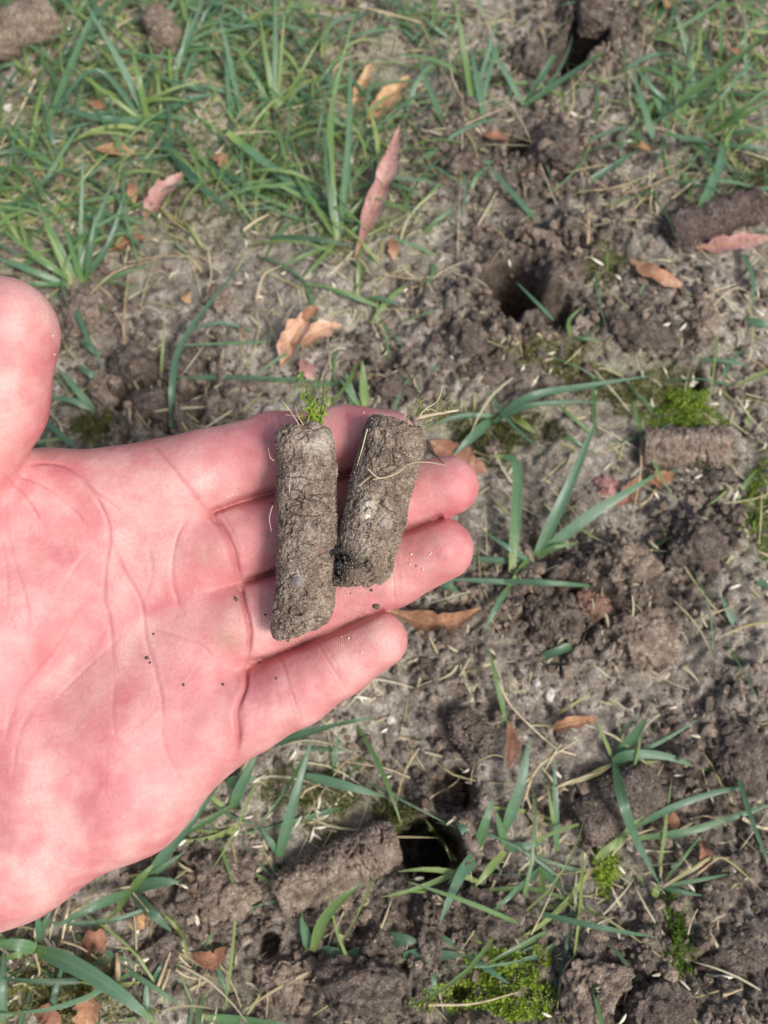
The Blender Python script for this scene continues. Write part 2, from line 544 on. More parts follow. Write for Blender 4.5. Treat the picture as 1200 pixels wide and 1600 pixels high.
# px, py, height towards the lens (mm), radius px
FINGERS = [
    [(225, 775, -17, 64), (325, 737, -11.5, 65), (430, 707, -11.5, 62), (540, 689, -9.5, 54), (604, 686, -7.5, 47)],
    [(240, 885, -19, 58), (370, 850, -12, 60), (500, 812, -12, 59), (615, 780, -9, 53), (701, 759, -5.5, 47)],
    [(250, 1005, -19, 58), (392, 970, -11.5, 63), (500, 936, -11.5, 61), (610, 893, -9, 55), (691, 858, -5.5, 49)],
    [(265, 1160, -15, 62), (385, 1115, -9.5, 62), (465, 1075, -8.5, 57), (530, 1036, -7, 51), (592, 1000, -4, 45)],
]
def smin(a, b, k):
    h = np.clip(0.5 + 0.5 * (b - a) / k, 0, 1)
    return b * (1 - h) + a * h - k * h * (1 - h)
Fd = np.full(shape, BIG, np.float32)
for f in FINGERS:
    A = np.full(shape, BIG, np.float32)
    chain(A, f, 2.5)
    Fd = smin(Fd, A, np.float32(0.8))
Pd = np.full(shape, BIG, np.float32)
chain(Pd, [(262, 765, -12, 78), (60, 790, -13, 78), (-200, 1130, -14, 96)], 9)          # index side of the palm
chain(Pd, [(300, 868, -13, 72), (0, 1010, -17, 84), (-190, 1220, -15, 92)], 9)
chain(Pd, [(318, 985, -13, 72), (40, 1130, -17, 84), (-170, 1300, -15, 92)], 9)
chain(Pd, [(318, 1140, -12, 78), (205, 1240, -11.5, 86), (20, 1334, -9, 94), (-150, 1420, -14, 98)], 9)   # outer edge
chain(Pd, [(-30, 870, -8.5, 96), (-60, 1000, -8, 112), (-130, 1140, -10, 110)], 9)
chain(Pd, [(150, 870, -13.5, 76), (60, 930, -12, 84), (0, 1050, -11.5, 96), (60, 1180, -11.2, 98), (190, 1140, -11.6, 88), (300, 1070, -13, 76)], 9)   # filled hollow of the palm        # ball of the thumb
chain(Pd, [(-190, 1160, -16, 112), (-330, 1270, -17, 118), (-900, 1600, -6, 170)], 14)  # forearm
chain(Pd, [(-170, 1370, -16, 106), (-300, 1450, -17, 114), (-840, 1780, -6, 165)], 14)
Td = np.full(shape, BIG, np.float32)
chain(Td, [(-140, 1010, -8, 100), (-92, 800, -3, 97), (-52, 700, 3, 82), (-14, 630, 8, 82), (4, 521, 12, 87)], 4)
S = smin(Fd, Pd, np.float32(5.0))
S = smin(S, Td, np.float32(3.5))
del Fd, Pd, Td, A

def surface_nets(S, origin, h):
    ins = S < 0
    c = np.zeros(tuple(n - 1 for n in S.shape), np.int8)
    for dx in (0, 1):
        for dy in (0, 1):
            for dz in (0, 1):
                c += ins[dx:dx + c.shape[0], dy:dy + c.shape[1], dz:dz + c.shape[2]]
    idx = np.argwhere((c > 0) & (c < 8))
    grid = np.full(c.shape, -1, np.int32)
    grid[tuple(idx.T)] = np.arange(len(idx))
    p = np.zeros((len(idx), 3), np.float32)
    cnt = np.zeros(len(idx), np.float32)
    corners = [(x, y, z) for x in (0, 1) for y in (0, 1) for z in (0, 1)]
    for a in corners:
        for d in range(3):
            if a[d]:
                continue
            b = list(a)
            b[d] = 1
            va = S[idx[:, 0] + a[0], idx[:, 1] + a[1], idx[:, 2] + a[2]]
            vb = S[idx[:, 0] + b[0], idx[:, 1] + b[1], idx[:, 2] + b[2]]
            m = (va < 0) != (vb < 0)
            t = np.where(m, va / np.where(m, va - vb, 1), 0)
            q = np.tile(np.array(a, np.float32), (len(idx), 1))
            q[:, d] += t
            p += q * m[:, None]
            cnt += m
    V = (idx + p / cnt[:, None]) * h + origin
    faces = []
    for d in range(3):
        e, f = (d + 1) % 3, (d + 2) % 3
        s0 = [slice(None)] * 3
        s1 = [slice(None)] * 3
        s0[d], s1[d] = slice(0, -1), slice(1, None)
        a, b = ins[tuple(s0)], ins[tuple(s1)]
        ed = np.argwhere(a != b)
        ed = ed[(ed[:, e] > 0) & (ed[:, f] > 0) & (ed[:, e] < S.shape[e] - 1) & (ed[:, f] < S.shape[f] - 1)]
        sgn = a[tuple(ed.T)]
        def cell(de, df):
            q = ed.copy()
            q[:, e] += de
            q[:, f] += df
            return grid[tuple(q.T)]
        qd = np.stack([cell(-1, -1), cell(0, -1), cell(0, 0), cell(-1, 0)], 1)
        qd[~sgn] = qd[~sgn][:, ::-1]
        faces.append(qd)
    return V, np.concatenate(faces)

V, Q4 = surface_nets(S, lo, VOX)
del S

def edges_of(Q):
    e = np.concatenate([Q[:, [0, 1]], Q[:, [1, 2]], Q[:, [2, 3]], Q[:, [3, 0]]])
    e.sort(1)
    return np.unique(e, axis=0)
def smooth_mesh(V, Q, n, lam=0.5, lock=None):
    e = edges_of(Q)
    deg = np.bincount(e.ravel(), minlength=len(V)).astype(float)[:, None]
    for it in range(n):
        s = np.stack([np.bincount(e[:, 0], V[e[:, 1], a], len(V)) + np.bincount(e[:, 1], V[e[:, 0], a], len(V)) for a in range(3)], 1)
        l = lam if it % 2 == 0 else -lam * 0.98
        N = V + l * (s / np.maximum(deg, 1) - V)
        V = N if lock is None else np.where(lock[:, None], V, N)
    return V
def vnormals(V, Q):
    fn = np.cross(V[Q[:, 2]] - V[Q[:, 0]], V[Q[:, 3]] - V[Q[:, 1]])
    n = np.stack([sum(np.bincount(Q[:, k], fn[:, a], len(V)) for k in range(4)) for a in range(3)], 1)
    return n / np.maximum(np.linalg.norm(n, axis=1), 1e-9)[:, None]
V = smooth_mesh(V.astype(float), Q4, 6, 0.5)
Nv = vnormals(V, Q4)
cx_ = V[Q4].mean(1)
fpx = 600 + cx_[:, 0] * F / (DH - cx_[:, 2])
sel = (Nv[Q4][:, :, 2].mean(1) > -0.02) & (fpx > -120)
Qs, Qk = Q4[sel], Q4[~sel]
e4 = np.stack([Qs[:, [0, 1]], Qs[:, [1, 2]], Qs[:, [2, 3]], Qs[:, [3, 0]]], 1).reshape(-1, 2)
e4s = np.sort(e4, 1)
ue, inv = np.unique(e4s, axis=0, return_inverse=True)
inv = inv.reshape(-1, 4)
nv = len(V)
mids = V[ue].mean(1)
cens = V[Qs].mean(1)
m_i = nv + inv
c_i = nv + len(ue) + np.arange(len(Qs))
V = np.concatenate([V, mids, cens])
newq = np.concatenate([np.stack([Qs[:, k], m_i[:, k], c_i, m_i[:, (k + 3) % 4]], 1) for k in range(4)])
used_keep = np.zeros(len(V), bool)
used_keep[Qk.ravel()] = True
ecount = np.bincount(inv.ravel(), minlength=len(ue))
border_mid = np.zeros(len(V), bool)
border_mid[nv + np.nonzero(ecount == 1)[0]] = True
lock = used_keep | border_mid
V = smooth_mesh(V, newq, 5, 0.5, lock)
QA = np.concatenate([newq, Qk])
Nv = vnormals(V, QA)
vpx = 600 + V[:, 0] * F / (DH - V[:, 2])
vpy = 800 - V[:, 1] * F / (DH - V[:, 2])
facing = sstep(-0.05, 0.35, Nv[:, 2]) * (~lock)

def poly_dist(pts, dense=6):
    pts = np.array(pts, float)
    d = np.full(len(V), 1e9)
    par = np.zeros(len(V))
    m = (vpx > pts[:, 0].min() - 60) & (vpx < pts[:, 0].max() + 60) & (vpy > pts[:, 1].min() - 60) & (vpy < pts[:, 1].max() + 60)
    x, y = vpx[m], vpy[m]
    best = np.full(m.sum(), 1e9)
    bp = np.zeros(m.sum())
    n = len(pts) - 1
    for i in range(n):
        a, b = pts[i], pts[i + 1]
        ab = b - a
        t = np.clip(((x - a[0]) * ab[0] + (y - a[1]) * ab[1]) / (ab @ ab), 0, 1)
        q = np.hypot(x - a[0] - t * ab[0], y - a[1] - t * ab[1])
        u = q < best
        best[u] = q[u]
        bp[u] = (i + t[u]) / n
    d[m] = best
    par[m] = bp
    return d, par

def curve(pts, n=8):
    """Catmull-Rom through the points"""
    p = np.array(pts, float)
    if len(p) < 3:
        t = np.linspace(0, 1, n + 1)[:, None]
        return p[0] * (1 - t) + p[-1] * t
    q = np.concatenate([[2 * p[0] - p[1]], p, [2 * p[-1] - p[-2]]])
    out = []
    for i in range(1, len(q) - 2):
        for t in np.arange(n) / n:
            a, b, c, d = q[i - 1:i + 3]
            out.append(0.5 * (2 * b + (c - a) * t + (2 * a - 5 * b + 4 * c - d) * t * t + (3 * b - a - 3 * c + d) * t ** 3))
    out.append(p[-1])
    return np.array(out)

# crease: polyline px, depth mm, half width px
CREASES = [
    ([(14, 735), (70, 723), (115, 735), (150, 777), (168, 815), (171, 847), (164, 896), (163, 938), (171, 966), (175, 1015), (180, 1067)], .75, 4.5),
    ([(120, 745), (150, 770), (196, 805)], .5, 4),
    ([(172, 845), (196, 896), (220, 941), (227, 997), (241, 1043), (252, 1088), (256, 1135)], .7, 4.5),
    ([(304, 797), (280, 833), (270, 875), (271, 917), (287, 962)], .65, 4.5),
    ([(224, 980), (266, 990), (315, 1008), (335, 1030)], .5, 4),
    ([(231, 854), (238, 896), (224, 941)], .35, 4),
    ([(10, 742), (42, 780), (66, 820)], .55, 4),
    ([(14, 738), (70, 760), (115, 798), (136, 822)], .45, 4),
    ([(5, 790), (21, 868), (38, 924), (45, 970), (40, 1010)], .4, 4),
    ([(0, 830), (12, 900), (10, 960)], .3, 4),
    ([(150, 931), (122, 959), (87, 1015), (45, 1067), (20, 1110), (5, 1170)], .5, 6),
    ([(143, 850), (115, 890), (87, 931)], .3, 3),
    ([(196, 987), (140, 1040), (80, 1100)], .3, 3),
    ([(171, 960), (165, 985), (150, 1000)], .3, 3),
    ([(180, 1060), (176, 1110), (182, 1160)], .3, 4),
    ([(250, 1130), (262, 1180), (290, 1230)], .3, 5),
    ([(60, 1090), (30, 1150), (20, 1230)], .3, 6),
    # finger bases
    ([(232, 688), (262, 720), (300, 768), (326, 800)], .8, 5),
    ([(326, 800), (350, 830), (366, 865), (374, 912)], 1.7, 5.5),
    ([(374, 912), (380, 940), (390, 985), (386, 1035)], 1.6, 5.5),
    ([(386, 1035), (384, 1070), (370, 1110), (372, 1150), (368, 1190)], 1.3, 5),
    ([(338, 790), (360, 822), (376, 862)], .5, 3.5),
    ([(392, 940), (400, 965), (403, 995)], .45, 3.5),
    ([(380, 1110), (378, 1140), (376, 1170)], .4, 3.5),
    # finger joints
    ([(432, 640), (438, 668), (450, 705), (452, 760)], .5, 4),
    ([(420, 642), (428, 672), (436, 700)], .3, 3),
    ([(538, 634), (545, 668), (548, 735)], .45, 4),
    ([(492, 750), (500, 800), (512, 860)], .6, 4),
    ([(603, 720), (610, 760), (620, 825)], .5, 4),
    ([(488, 880), (500, 930), (512, 985)], .6, 4),
    ([(604, 842), (612, 890), (618, 945)], .5, 3.2),
    ([(612, 842), (620, 890), (626, 940)], .3, 2.6),
    ([(436, 1024), (448, 1055), (458, 1090), (472, 1128)], .55, 3.6),
    ([(444, 1050), (452, 1090), (462, 1128)], .3, 2.6),
    ([(494, 1000), (508, 1025), (524, 1050), (542, 1080)], .55, 3.4),
    ([(502, 1000), (516, 1024), (534, 1056)], .35, 2.6),
    ([(-40, 655), (20, 640), (72, 620)], .25, 5),
    ([(-40, 668), (10, 658), (50, 648)], .25, 4),
]
disp = np.zeros(len(V))
crease_a = np.zeros(len(V))
slit = np.zeros(len(V))
for pts, dp, wd in (([(322, 803), (380, 781), (430, 767), (520, 745), (580, 735)], 3.2, 5), ([(372, 913), (450, 888), (520, 862), (640, 827), (695, 806)], 3.4, 5), ([(384, 1037), (430, 1026), (520, 988), (606, 952)], 3.4, 5)):
    d, t = poly_dist(curve(pts, 6))
    slit = np.maximum(slit, dp * np.exp(-(d / wd) ** 2) * sstep(0, .05, t) * (1 - sstep(.95, 1, t)) * (~lock))
flush = np.zeros(len(V))
fr = np.random.default_rng(4)
for _ in range(70):                              # fine skin lines
    x0, y0 = fr.uniform(5, 330), fr.uniform(740, 1330)
    if y0 > 1440 - 0.72 * x0 - 70:
        continue
    a = fr.normal(-1.9, .45) if fr.random() < .65 else fr.normal(-.7, .3)
    ln = fr.uniform(25, 80)
    CREASES.append(([(x0, y0), (x0 + ln * .5 * math.cos(a) + fr.normal(0, 5), y0 + ln * .5 * math.sin(a)), (x0 + ln * math.cos(a), y0 + ln * math.sin(a))], fr.uniform(.03, .10), fr.uniform(2, 3)))
for (x0, y0, x1, y1, n_) in ((330, 800, 372, 905, 5), (375, 920, 392, 1025, 5), (384, 1045, 370, 1175, 6), (440, 1025, 470, 1120, 5), (500, 1005, 538, 1075, 5), (606, 845, 620, 940, 5), (428, 645, 446, 700, 5)):
    for _ in range(n_):
        u = fr.uniform(0, .5)
        o_ = fr.normal(0, 13) + 6
        CREASES.append(([(x0 + (x1 - x0) * u + o_, y0 + (y1 - y0) * u), (x0 + (x1 - x0) * (u + .25) + o_ + fr.normal(0, 2), y0 + (y1 - y0) * (u + .25)), (x0 + (x1 - x0) * (u + .5) + o_, y0 + (y1 - y0) * (u + .5))], fr.uniform(.1, .22), 2.3))
for pts, dp, wd in CREASES:
    if dp < 1.0:
        wd = max(wd * .68, 2.2)
        dp *= .55
    else:
        wd *= .8
    c = curve(pts, 6)
    d, t = poly_dist(c)
    jit = wd * (1 + 0.35 * vnoise(V, 9.0, 71))
    fade = sstep(0, 0.14, t) * (1 - sstep(0.8, 1, t)) * 0.85 + 0.15
    g = np.exp(-(d / jit) ** 2) * fade
    disp -= dp * g * facing
    crease_a = np.maximum(crease_a, np.exp(-(d / (0.7 * wd)) ** 2) * fade * min(1, dp / .7) * facing)
    flush = np.maximum(flush, 0.5 * np.exp(-(d / (5 * wd)) ** 2) * min(1, dp) * facing)
# pads: px, py, rx, ry, mm
PADS = [(290, 760, 45, 55, .9), (338, 868, 34, 46, 1.5), (352, 975, 32, 42, 1.3), (340, 1090, 36, 60, .9), (705, 757, 34, 34, .5), (695, 857, 34, 34, .5),
        (600, 1000, 30, 30, .5), (610, 688, 28, 28, .4), (215, 960, 60, 120, -.5), (90, 770, 60, 30, -.5),
        (445, 1000, 30, 12, .3), (425, 1085, 26, 34, .5), (484, 1055, 20, 30, .4), (120, 1250, 110, 70, 1.2), (40, 960, 70, 90, 1.0), (40, 500, 40, 50, .6)]
for x, y, rx, ry, a in PADS:
    disp += a * np.exp(-(((vpx - x) / rx) ** 2 + ((vpy - y) / ry) ** 2)) * facing
disp += facing * (0.10 * vnoise(V, 5.5, 81) + 0.05 * vnoise(V, 2.2, 82) + 0.15 * vnoise(V, 22, 83))
V = V + Nv * disp[:, None]
V[:, 2] -= slit
FL = [(400, 720, 90, 40, .5), (420, 840, 70, 34, .55), (430, 950, 60, 34, .5), (660, 770, 60, 30, .4), (440, 1100, 60, 30, .3), (300, 830, 60, 50, .5), (322, 880, 40, 30, .45), (640, 890, 35, 25, .7), (320, 1000, 50, 40, .6), (300, 1060, 60, 40, .3), (120, 1240, 90, 60, .25),
      (60, 1120, 70, 60, .3), (620, 1000, 30, 25, .5), (560, 700, 60, 30, .4), (470, 1080, 60, 30, .3), (720, 750, 26, 36, .4), (210, 900, 40, 80, .35), (60, 800, 60, 50, .35),
      (70, 590, 30, 60, .35), (200, 740, 60, 40, .3)]
flush = np.maximum(flush, blobs(vpx, vpy, FL))
PALE = [(190, 930, 22, 40, .8), (175, 880, 14, 40, .5), (210, 1010, 30, 50, .6), (120, 1050, 40, 50, .4), (30, 480, 40, 50, .7), (0, 680, 60, 60, .4), (270, 1240, 60, 40, .6),
        (330, 1150, 30, 50, .5), (255, 850, 22, 40, .5), (30, 950, 30, 80, .4), (230, 1130, 40, 50, .4), (450, 1110, 30, 16, .5), (280, 710, 40, 26, .3), (400, 1170, 40, 14, .5)]
pale = blobs(vpx, vpy, PALE)
pale = np.maximum(pale, 0.35 * sum(np.exp(-(poly_dist(curve(p, 6))[0] / 2.5) ** 2) for p in
                  ([(143, 850), (115, 890), (87, 931)], [(196, 987), (140, 1040), (80, 1100)], [(172, 850), (164, 900), (166, 960)])).clip(0, 1))
callus = blobs(vpx, vpy, [(325, 868, 26, 18, .55), (357, 997, 24, 18, .9), (258, 690, 30, 14, .4)])
dirt = blobs(vpx, vpy, [(420, 800, 22, 130, .9), (480, 1000, 50, 16, .9), (575, 925, 50, 12, .9), (528, 940, 10, 30, .9), (225, 1025, 12, 12, .5), (650, 870, 60, 50, .6), (560, 950, 70, 26, .7), (360, 1000, 30, 30, .5), (500, 1010, 40, 16, .5), (600, 740, 80, 30, .6), (380, 930, 14, 14, .8)])
# ridge coordinate: distance along the finger, plus a sweep over the palm (mm)
ridge = np.hypot(vpx - 60, vpy - 1750) * .176
rb = np.full(len(V), 1e9)
for fpts in FINGERS:
    tx, ty = fpts[-1][:2]
    bx, by = fpts[1][:2]
    d_ = np.hypot((vpx - tx), (vpy - ty) * 1.0)
    on = (vpx > bx + 15) & (np.abs((vpy - ty) - (by - ty) * (vpx - tx) / (bx - tx)) < 66) & (d_ < rb)
    rb[on] = d_[on]
    ridge[on] = d_[on] * .176
ridge_amount = np.where(rb < 1e8, 1.0, 0.8 * sstep(240, 330, vpx) * (1 - sstep(1080, 1160, vpy)))
W = to_world(V)
org = W[vpx > -160].mean(0)
hand = obj('person', mesh_np('person', W - org, QA, attrs={'crease': crease_a, 'flush': flush, 'pale': pale, 'callus': callus, 'dirt': dirt, 'ridge': ridge, 'ridge_amount': ridge_amount}), M['skin'], loc=org)
tag(hand, 'bare open hand held palm up above the lawn, two soil cores lying across its fingers', 'person')
HANDV = (vpx, vpy, V)
del Nv

# ------------------------------------------------------------------ shape builders
ICO_V = None
def ico():
    t = (1 + 5 ** .5) / 2
    v = np.array([(-1, t, 0), (1, t, 0), (-1, -t, 0), (1, -t, 0), (0, -1, t), (0, 1, t), (0, -1, -t), (0, 1, -t), (t, 0, -1), (t, 0, 1), (-t, 0, -1), (-t, 0, 1)], float)
    v /= np.linalg.norm(v[0])
    f = np.array([(0, 11, 5), (0, 5, 1), (0, 1, 7), (0, 7, 10), (0, 10, 11), (1, 5, 9), (5, 11, 4), (11, 10, 2), (10, 7, 6), (7, 1, 8),
                  (3, 9, 4), (3, 4, 2), (3, 2, 6), (3, 6, 8), (3, 8, 9), (4, 9, 5), (2, 4, 11), (6, 2, 10), (8, 6, 7), (9, 8, 1)])
    return v, f
def ico_sub(n):
    v, f = ico()
    for _ in range(n):
        e = np.concatenate([f[:, [0, 1]], f[:, [1, 2]], f[:, [2, 0]]])
        es = np.sort(e, 1)
        u, inv = np.unique(es, axis=0, return_inverse=True)
        inv = inv.reshape(3, -1)
        m = v[u].mean(1)
        m /= np.linalg.norm(m, axis=1)[:, None]
        k = len(v)
        v = np.concatenate([v, m])
        a, b, c = k + inv[0], k + inv[1], k + inv[2]
        f = np.concatenate([np.stack([f[:, 0], a, c], 1), np.stack([f[:, 1], b, a], 1), np.stack([f[:, 2], c, b], 1), np.stack([a, b, c], 1)])
    return v, f

def grains_mesh(name, centres, sizes, lump=0.35, squash=0.75, big=False):
    """many small angular crumbs in one mesh"""
    v = np.array([(1, 0, 0), (-1, 0, 0), (0, 1, 0), (0, -1, 0), (0, 0, 1), (0, 0, -1)], float)
    f = np.array([(0, 2, 4), (2, 1, 4), (1, 3, 4), (3, 0, 4), (2, 0, 5), (1, 2, 5), (3, 1, 5), (0, 3, 5)])
    if big:
        v, f = ico()
    n = len(centres)
    a = rng.uniform(0, 2 * math.pi, (n, 3))
    ca, sa = np.cos(a), np.sin(a)
    Rz = np.zeros((n, 3, 3)); Rz[:, 0, 0] = ca[:, 0]; Rz[:, 0, 1] = -sa[:, 0]; Rz[:, 1, 0] = sa[:, 0]; Rz[:, 1, 1] = ca[:, 0]; Rz[:, 2, 2] = 1
    Rx = np.zeros((n, 3, 3)); Rx[:, 0, 0] = 1; Rx[:, 1, 1] = ca[:, 1]; Rx[:, 1, 2] = -sa[:, 1]; Rx[:, 2, 1] = sa[:, 1]; Rx[:, 2, 2] = ca[:, 1]
    R = Rz @ Rx
    b = v[None] * (1 + rng.uniform(-lump, lump, (n, len(v), 1))) * rng.uniform(squash, 1.2, (n, 1, 3))
    P = np.einsum('nij,nkj->nki', R, b) * sizes[:, None, None] + centres[:, None, :]
    ff = f[None] + (np.arange(n) * len(v))[:, None, None]
    return mesh_np(name, P.reshape(-1, 3), ff.reshape(-1, 3), smooth=False), P

def tube_np(pts, rad, sides=5):
    pts = np.asarray(pts, float)
    n = len(pts)
    tg = np.gradient(pts, axis=0)
    tg /= np.maximum(np.linalg.norm(tg, axis=1), 1e-9)[:, None]
    ref = np.array([0.3, 0.2, 0.93])
    s = np.cross(tg, ref)
    s /= np.maximum(np.linalg.norm(s, axis=1), 1e-9)[:, None]
    u = np.cross(s, tg)
    rad = np.broadcast_to(np.asarray(rad, float), (n,))
    an = np.arange(sides) / sides * 2 * math.pi
    P = pts[:, None] + rad[:, None, None] * (np.cos(an)[None, :, None] * s[:, None] + np.sin(an)[None, :, None] * u[:, None])
    idx = np.arange(n * sides).reshape(n, sides)
    q = np.stack([idx[:-1], np.roll(idx, -1, 1)[:-1], np.roll(idx, -1, 1)[1:], idx[1:]], -1).reshape(-1, 4)
    return P.reshape(-1, 3), q

def join(parts):
    vs, fs, k = [], [], 0
    for v, f in parts:
        vs.append(v)
        fs.append(np.asarray(f) + k)
        k += len(v)
    w = {}
    for f in fs:
        w.setdefault(f.shape[1], []).append(f)
    return np.concatenate(vs), [np.concatenate(x) for x in w.values()]

def mesh_at(name, parts, mat, parent=None, origin=None):
    """parts in world space -> object whose origin is `origin` (or its own base)"""
    v, f = join(parts)
    if parent is not None:
        me = mesh_np(name, v - np.array(parent['_org']), f)
        return obj(name, me, mat, parent)
    c = centred(v)[1] if origin is None else np.asarray(origin)
    o = obj(name, mesh_np(name, v - c, f), mat, loc=c)
    o['_org'] = list(map(float, c))
    return o

def root_empty(name, at):
    o = obj(name, None, loc=at)
    o.empty_display_size = 0.01
    o['_org'] = list(map(float, at))
    return o

# ------------------------------------------------------------------ soil cores
def core_np(A, B, R, nu, nl, seed, rough=1.0, lump=0.0, slantA=0.0, slantB=0.0, taper=0.0, bend=0.0):
    """rough cylinder from A to B (world, metres)"""
    A, B = np.asarray(A, float), np.asarray(B, float)
    L = np.linalg.norm(B - A)
    zax = (B - A) / L
    xax = np.cross(zax, -LOOK)
    xax /= np.linalg.norm(xax)
    yax = np.cross(zax, xax)
    nc = max(6, int(nl * R / L * 0.9))
    s = np.linspace(0, 1, nc + 1)[:-1]
    rr = np.concatenate([s ** 0.8 * .8, np.ones(nl), (s ** 0.8 * .8)[::-1]])
    zz = np.concatenate([np.zeros(nc), np.linspace(0, 1, nl), np.ones(nc)])
    capw = np.concatenate([-np.ones(nc), np.zeros(nl), np.ones(nc)])
    edge = np.concatenate([np.zeros(nc), np.exp(-np.linspace(0, L, nl) / (R * 0.22)) + np.exp(-np.linspace(L, 0, nl) / (R * 0.22)), np.zeros(nc)])
    th = np.arange(nu) / nu * 2 * math.pi
    r = (R * rr * (1 - taper * (zz - 0.5)) - R * 0.20 * edge * rr)[:, None] * np.ones(nu)
    x = r * np.cos(th)
    y = r * np.sin(th)
    z = (zz * L)[:, None] + 0 * x
    z = z + (slantA * (1 - zz) ** 3 + slantB * zz ** 3)[:, None] * x
    P = np.stack([x, y, z], -1).reshape(-1, 3)
    nrm = np.stack([np.cos(th)[None] * (capw == 0)[:, None], np.sin(th)[None] * (capw == 0)[:, None], capw[:, None] + 0 * x], -1).reshape(-1, 3)
    q = P * 1000 + seed * 17.3
    qs = q * np.array([1, 1, 1.6])
    d = 0.55 * fbm(q, 7.0, 2, seed) + lump * (fbm(q, 11.0, 2, seed + 40) - 0.9 * bumps(q, 7.0, seed + 41, .25))
    d += 0.3 * bumps(q + 0.5 * np.stack([vnoise(q, 1.1, s_) for s_ in (1, 2, 3)], 1), 2.3, seed + 1, 0.6)
    d -= 1.4 * bumps(q, 1.5, seed + 2, 0.16)
    d += 0.3 * bumps(q, 0.85, seed + 3, 0.7) - 0.6 * bumps(q, 0.7, seed + 8, 0.25)
    d -= 1.1 * bumps(q, 1.2, seed + 7, 0.16)
    cr = np.abs(fbm(q * np.array([.42, .42, 1.25]), 4.2, 3, seed + 4))
    d -= 1.8 * np.exp(-(cr / 0.045) ** 2) * sstep(-0.2, 0.3, vnoise(q, 6, seed + 5))
    cr2 = np.abs(fbm(q * np.array([.55, .55, 1.1]), 2.1, 2, seed + 14))
    d -= 0.7 * np.exp(-(cr2 / 0.05) ** 2) * sstep(-0.1, 0.4, vnoise(q, 4, seed + 15))
    d += np.where(np.abs(nrm[:, 2]) > 0.5, 0.9 * fbm(q, 3.5, 3, seed + 6), 0)
    P = P + nrm * (d * rough / 1000)[:, None]
    bz = P[:, 2] / L
    P[:, 0] += bend * 4 * bz * (1 - bz)
    Wd = A + P[:, :1] * xax + P[:, 1:2] * yax + P[:, 2:3] * zax
    nr = 2 * nc + nl
    idx = np.arange(nr * nu).reshape(nr, nu)
    qd = np.stack([idx[:-1], np.roll(idx, -1, 1)[:-1], np.roll(idx, -1, 1)[1:], idx[1:]], -1).reshape(-1, 4)
    Nw = nrm[:, :1] * xax + nrm[:, 1:2] * yax + nrm[:, 2:3] * zax
    return Wd, qd, Nw, (xax, yax, zax)

def make_core(label, A, B, R, mat, nu=90, nl=130, seed=1, group=None, spots=None, ngrain=500, gsize=(0.10, 0.28), **kw):
    v, q, n, axs = core_np(A, B, R, nu, nl, seed, **kw)
    o = mesh_at('soil_core', [(v, q)], mat)
    if spots:
        x_, y_ = project(v)
        for nm_, ls_ in spots.items():
            at_ = o.data.attributes.new(nm_, 'FLOAT', 'POINT')
            at_.data.foreach_set('value', blobs(x_, y_, ls_).astype(np.float32))
    tag(o, label, 'soil core', group)
    pick = rng.choice(len(v), ngrain)
    for nm, mt, sh, sc_ in (('crumbs', mat, 0.75, 1.5), ('sand_grains', M['sand'], 0.25, 0.9)):
        k = pick[:int(ngrain * sh)] if nm == 'crumbs' else pick[int(ngrain * sh):]
        me, _ = grains_mesh(nm, v[k] - np.array(o['_org']), rng.uniform(*gsize, len(k)) / 1000 * sc_)
        p = obj(nm, me, mt, o)
        p['kind'] = 'stuff'
    return o, v, n, axs

def hw(px, py, w):
    return to_world(hp(px, py, w)[None])[0]

def sprig(origin, up_, n, length, rad, spread, seed, leaf=0.0007):
    r_ = np.random.default_rng(seed)
    parts = []
    for i in range(n):
        d = up_ + r_.normal(0, spread, 3)
        d /= np.linalg.norm(d)
        bend = r_.normal(0, 0.45, 3)
        t = np.linspace(0, 1, 7)[:, None]
        L = length * r_.uniform(0.45, 1.1)
        p = origin + r_.normal(0, rad, 3) + d * t * L + bend * t * t * L * 0.5
        parts.append(tube_np(p, np.linspace(0.00022, 0.00008, 7), 4))
        for j in range(9):
            c = p[r_.integers(2, 7)]
            a, b = r_.normal(0, 1, 3), r_.normal(0, 1, 3)
            a *= leaf * r_.uniform(.8, 1.8) / np.linalg.norm(a)
            b *= leaf * 0.4 / np.linalg.norm(b)
            parts.append((np.array([c - b * .5, c + a * .5 + b, c + a, c + a * .5 - b]), np.array([[0, 1, 2, 3]])))
    return parts

def fibre(px_pts, w=None, ground=False, rad=0.00025, n=8, sides=5, taper=True):
    c = curve(px_pts, n)
    if ground:
        p = np.array([gp(x, y, h) for x, y, h in c])
    else:
        p = np.array([hw(x, y, h) for x, y, h in c])
    r = rad * (np.linspace(1, 0.45, len(p)) if taper else np.ones(len(p)))
    return tube_np(p, r, sides)

def lump_np(centre, rx, ry, rz, seed, sub=3, rough=0.18, rot=0.0, detail=1.0):
    v, f = ico_sub(sub)
    q = v * np.array([rx, ry, rz]) * 1000 + seed * 13.7
    d = rough * fbm(q, max(rx, ry) * 900, 2, seed) * 1000 * min(rx, ry)
    d += detail * (1.3 * bumps(q, 3.4, seed + 1, 0.7) + 0.7 * bumps(q, 1.6, seed + 2, 0.75) - 1.0 * bumps(q, 2.6, seed + 3, 0.25))
    p = v * np.array([rx, ry, rz]) + v * (d / 1000)[:, None]
    c, s = math.cos(rot), math.sin(rot)
    p = np.stack([p[:, 0] * c - p[:, 1] * s, p[:, 0] * s + p[:, 1] * c, p[:, 2]], 1)
    return p + np.asarray(centre), f

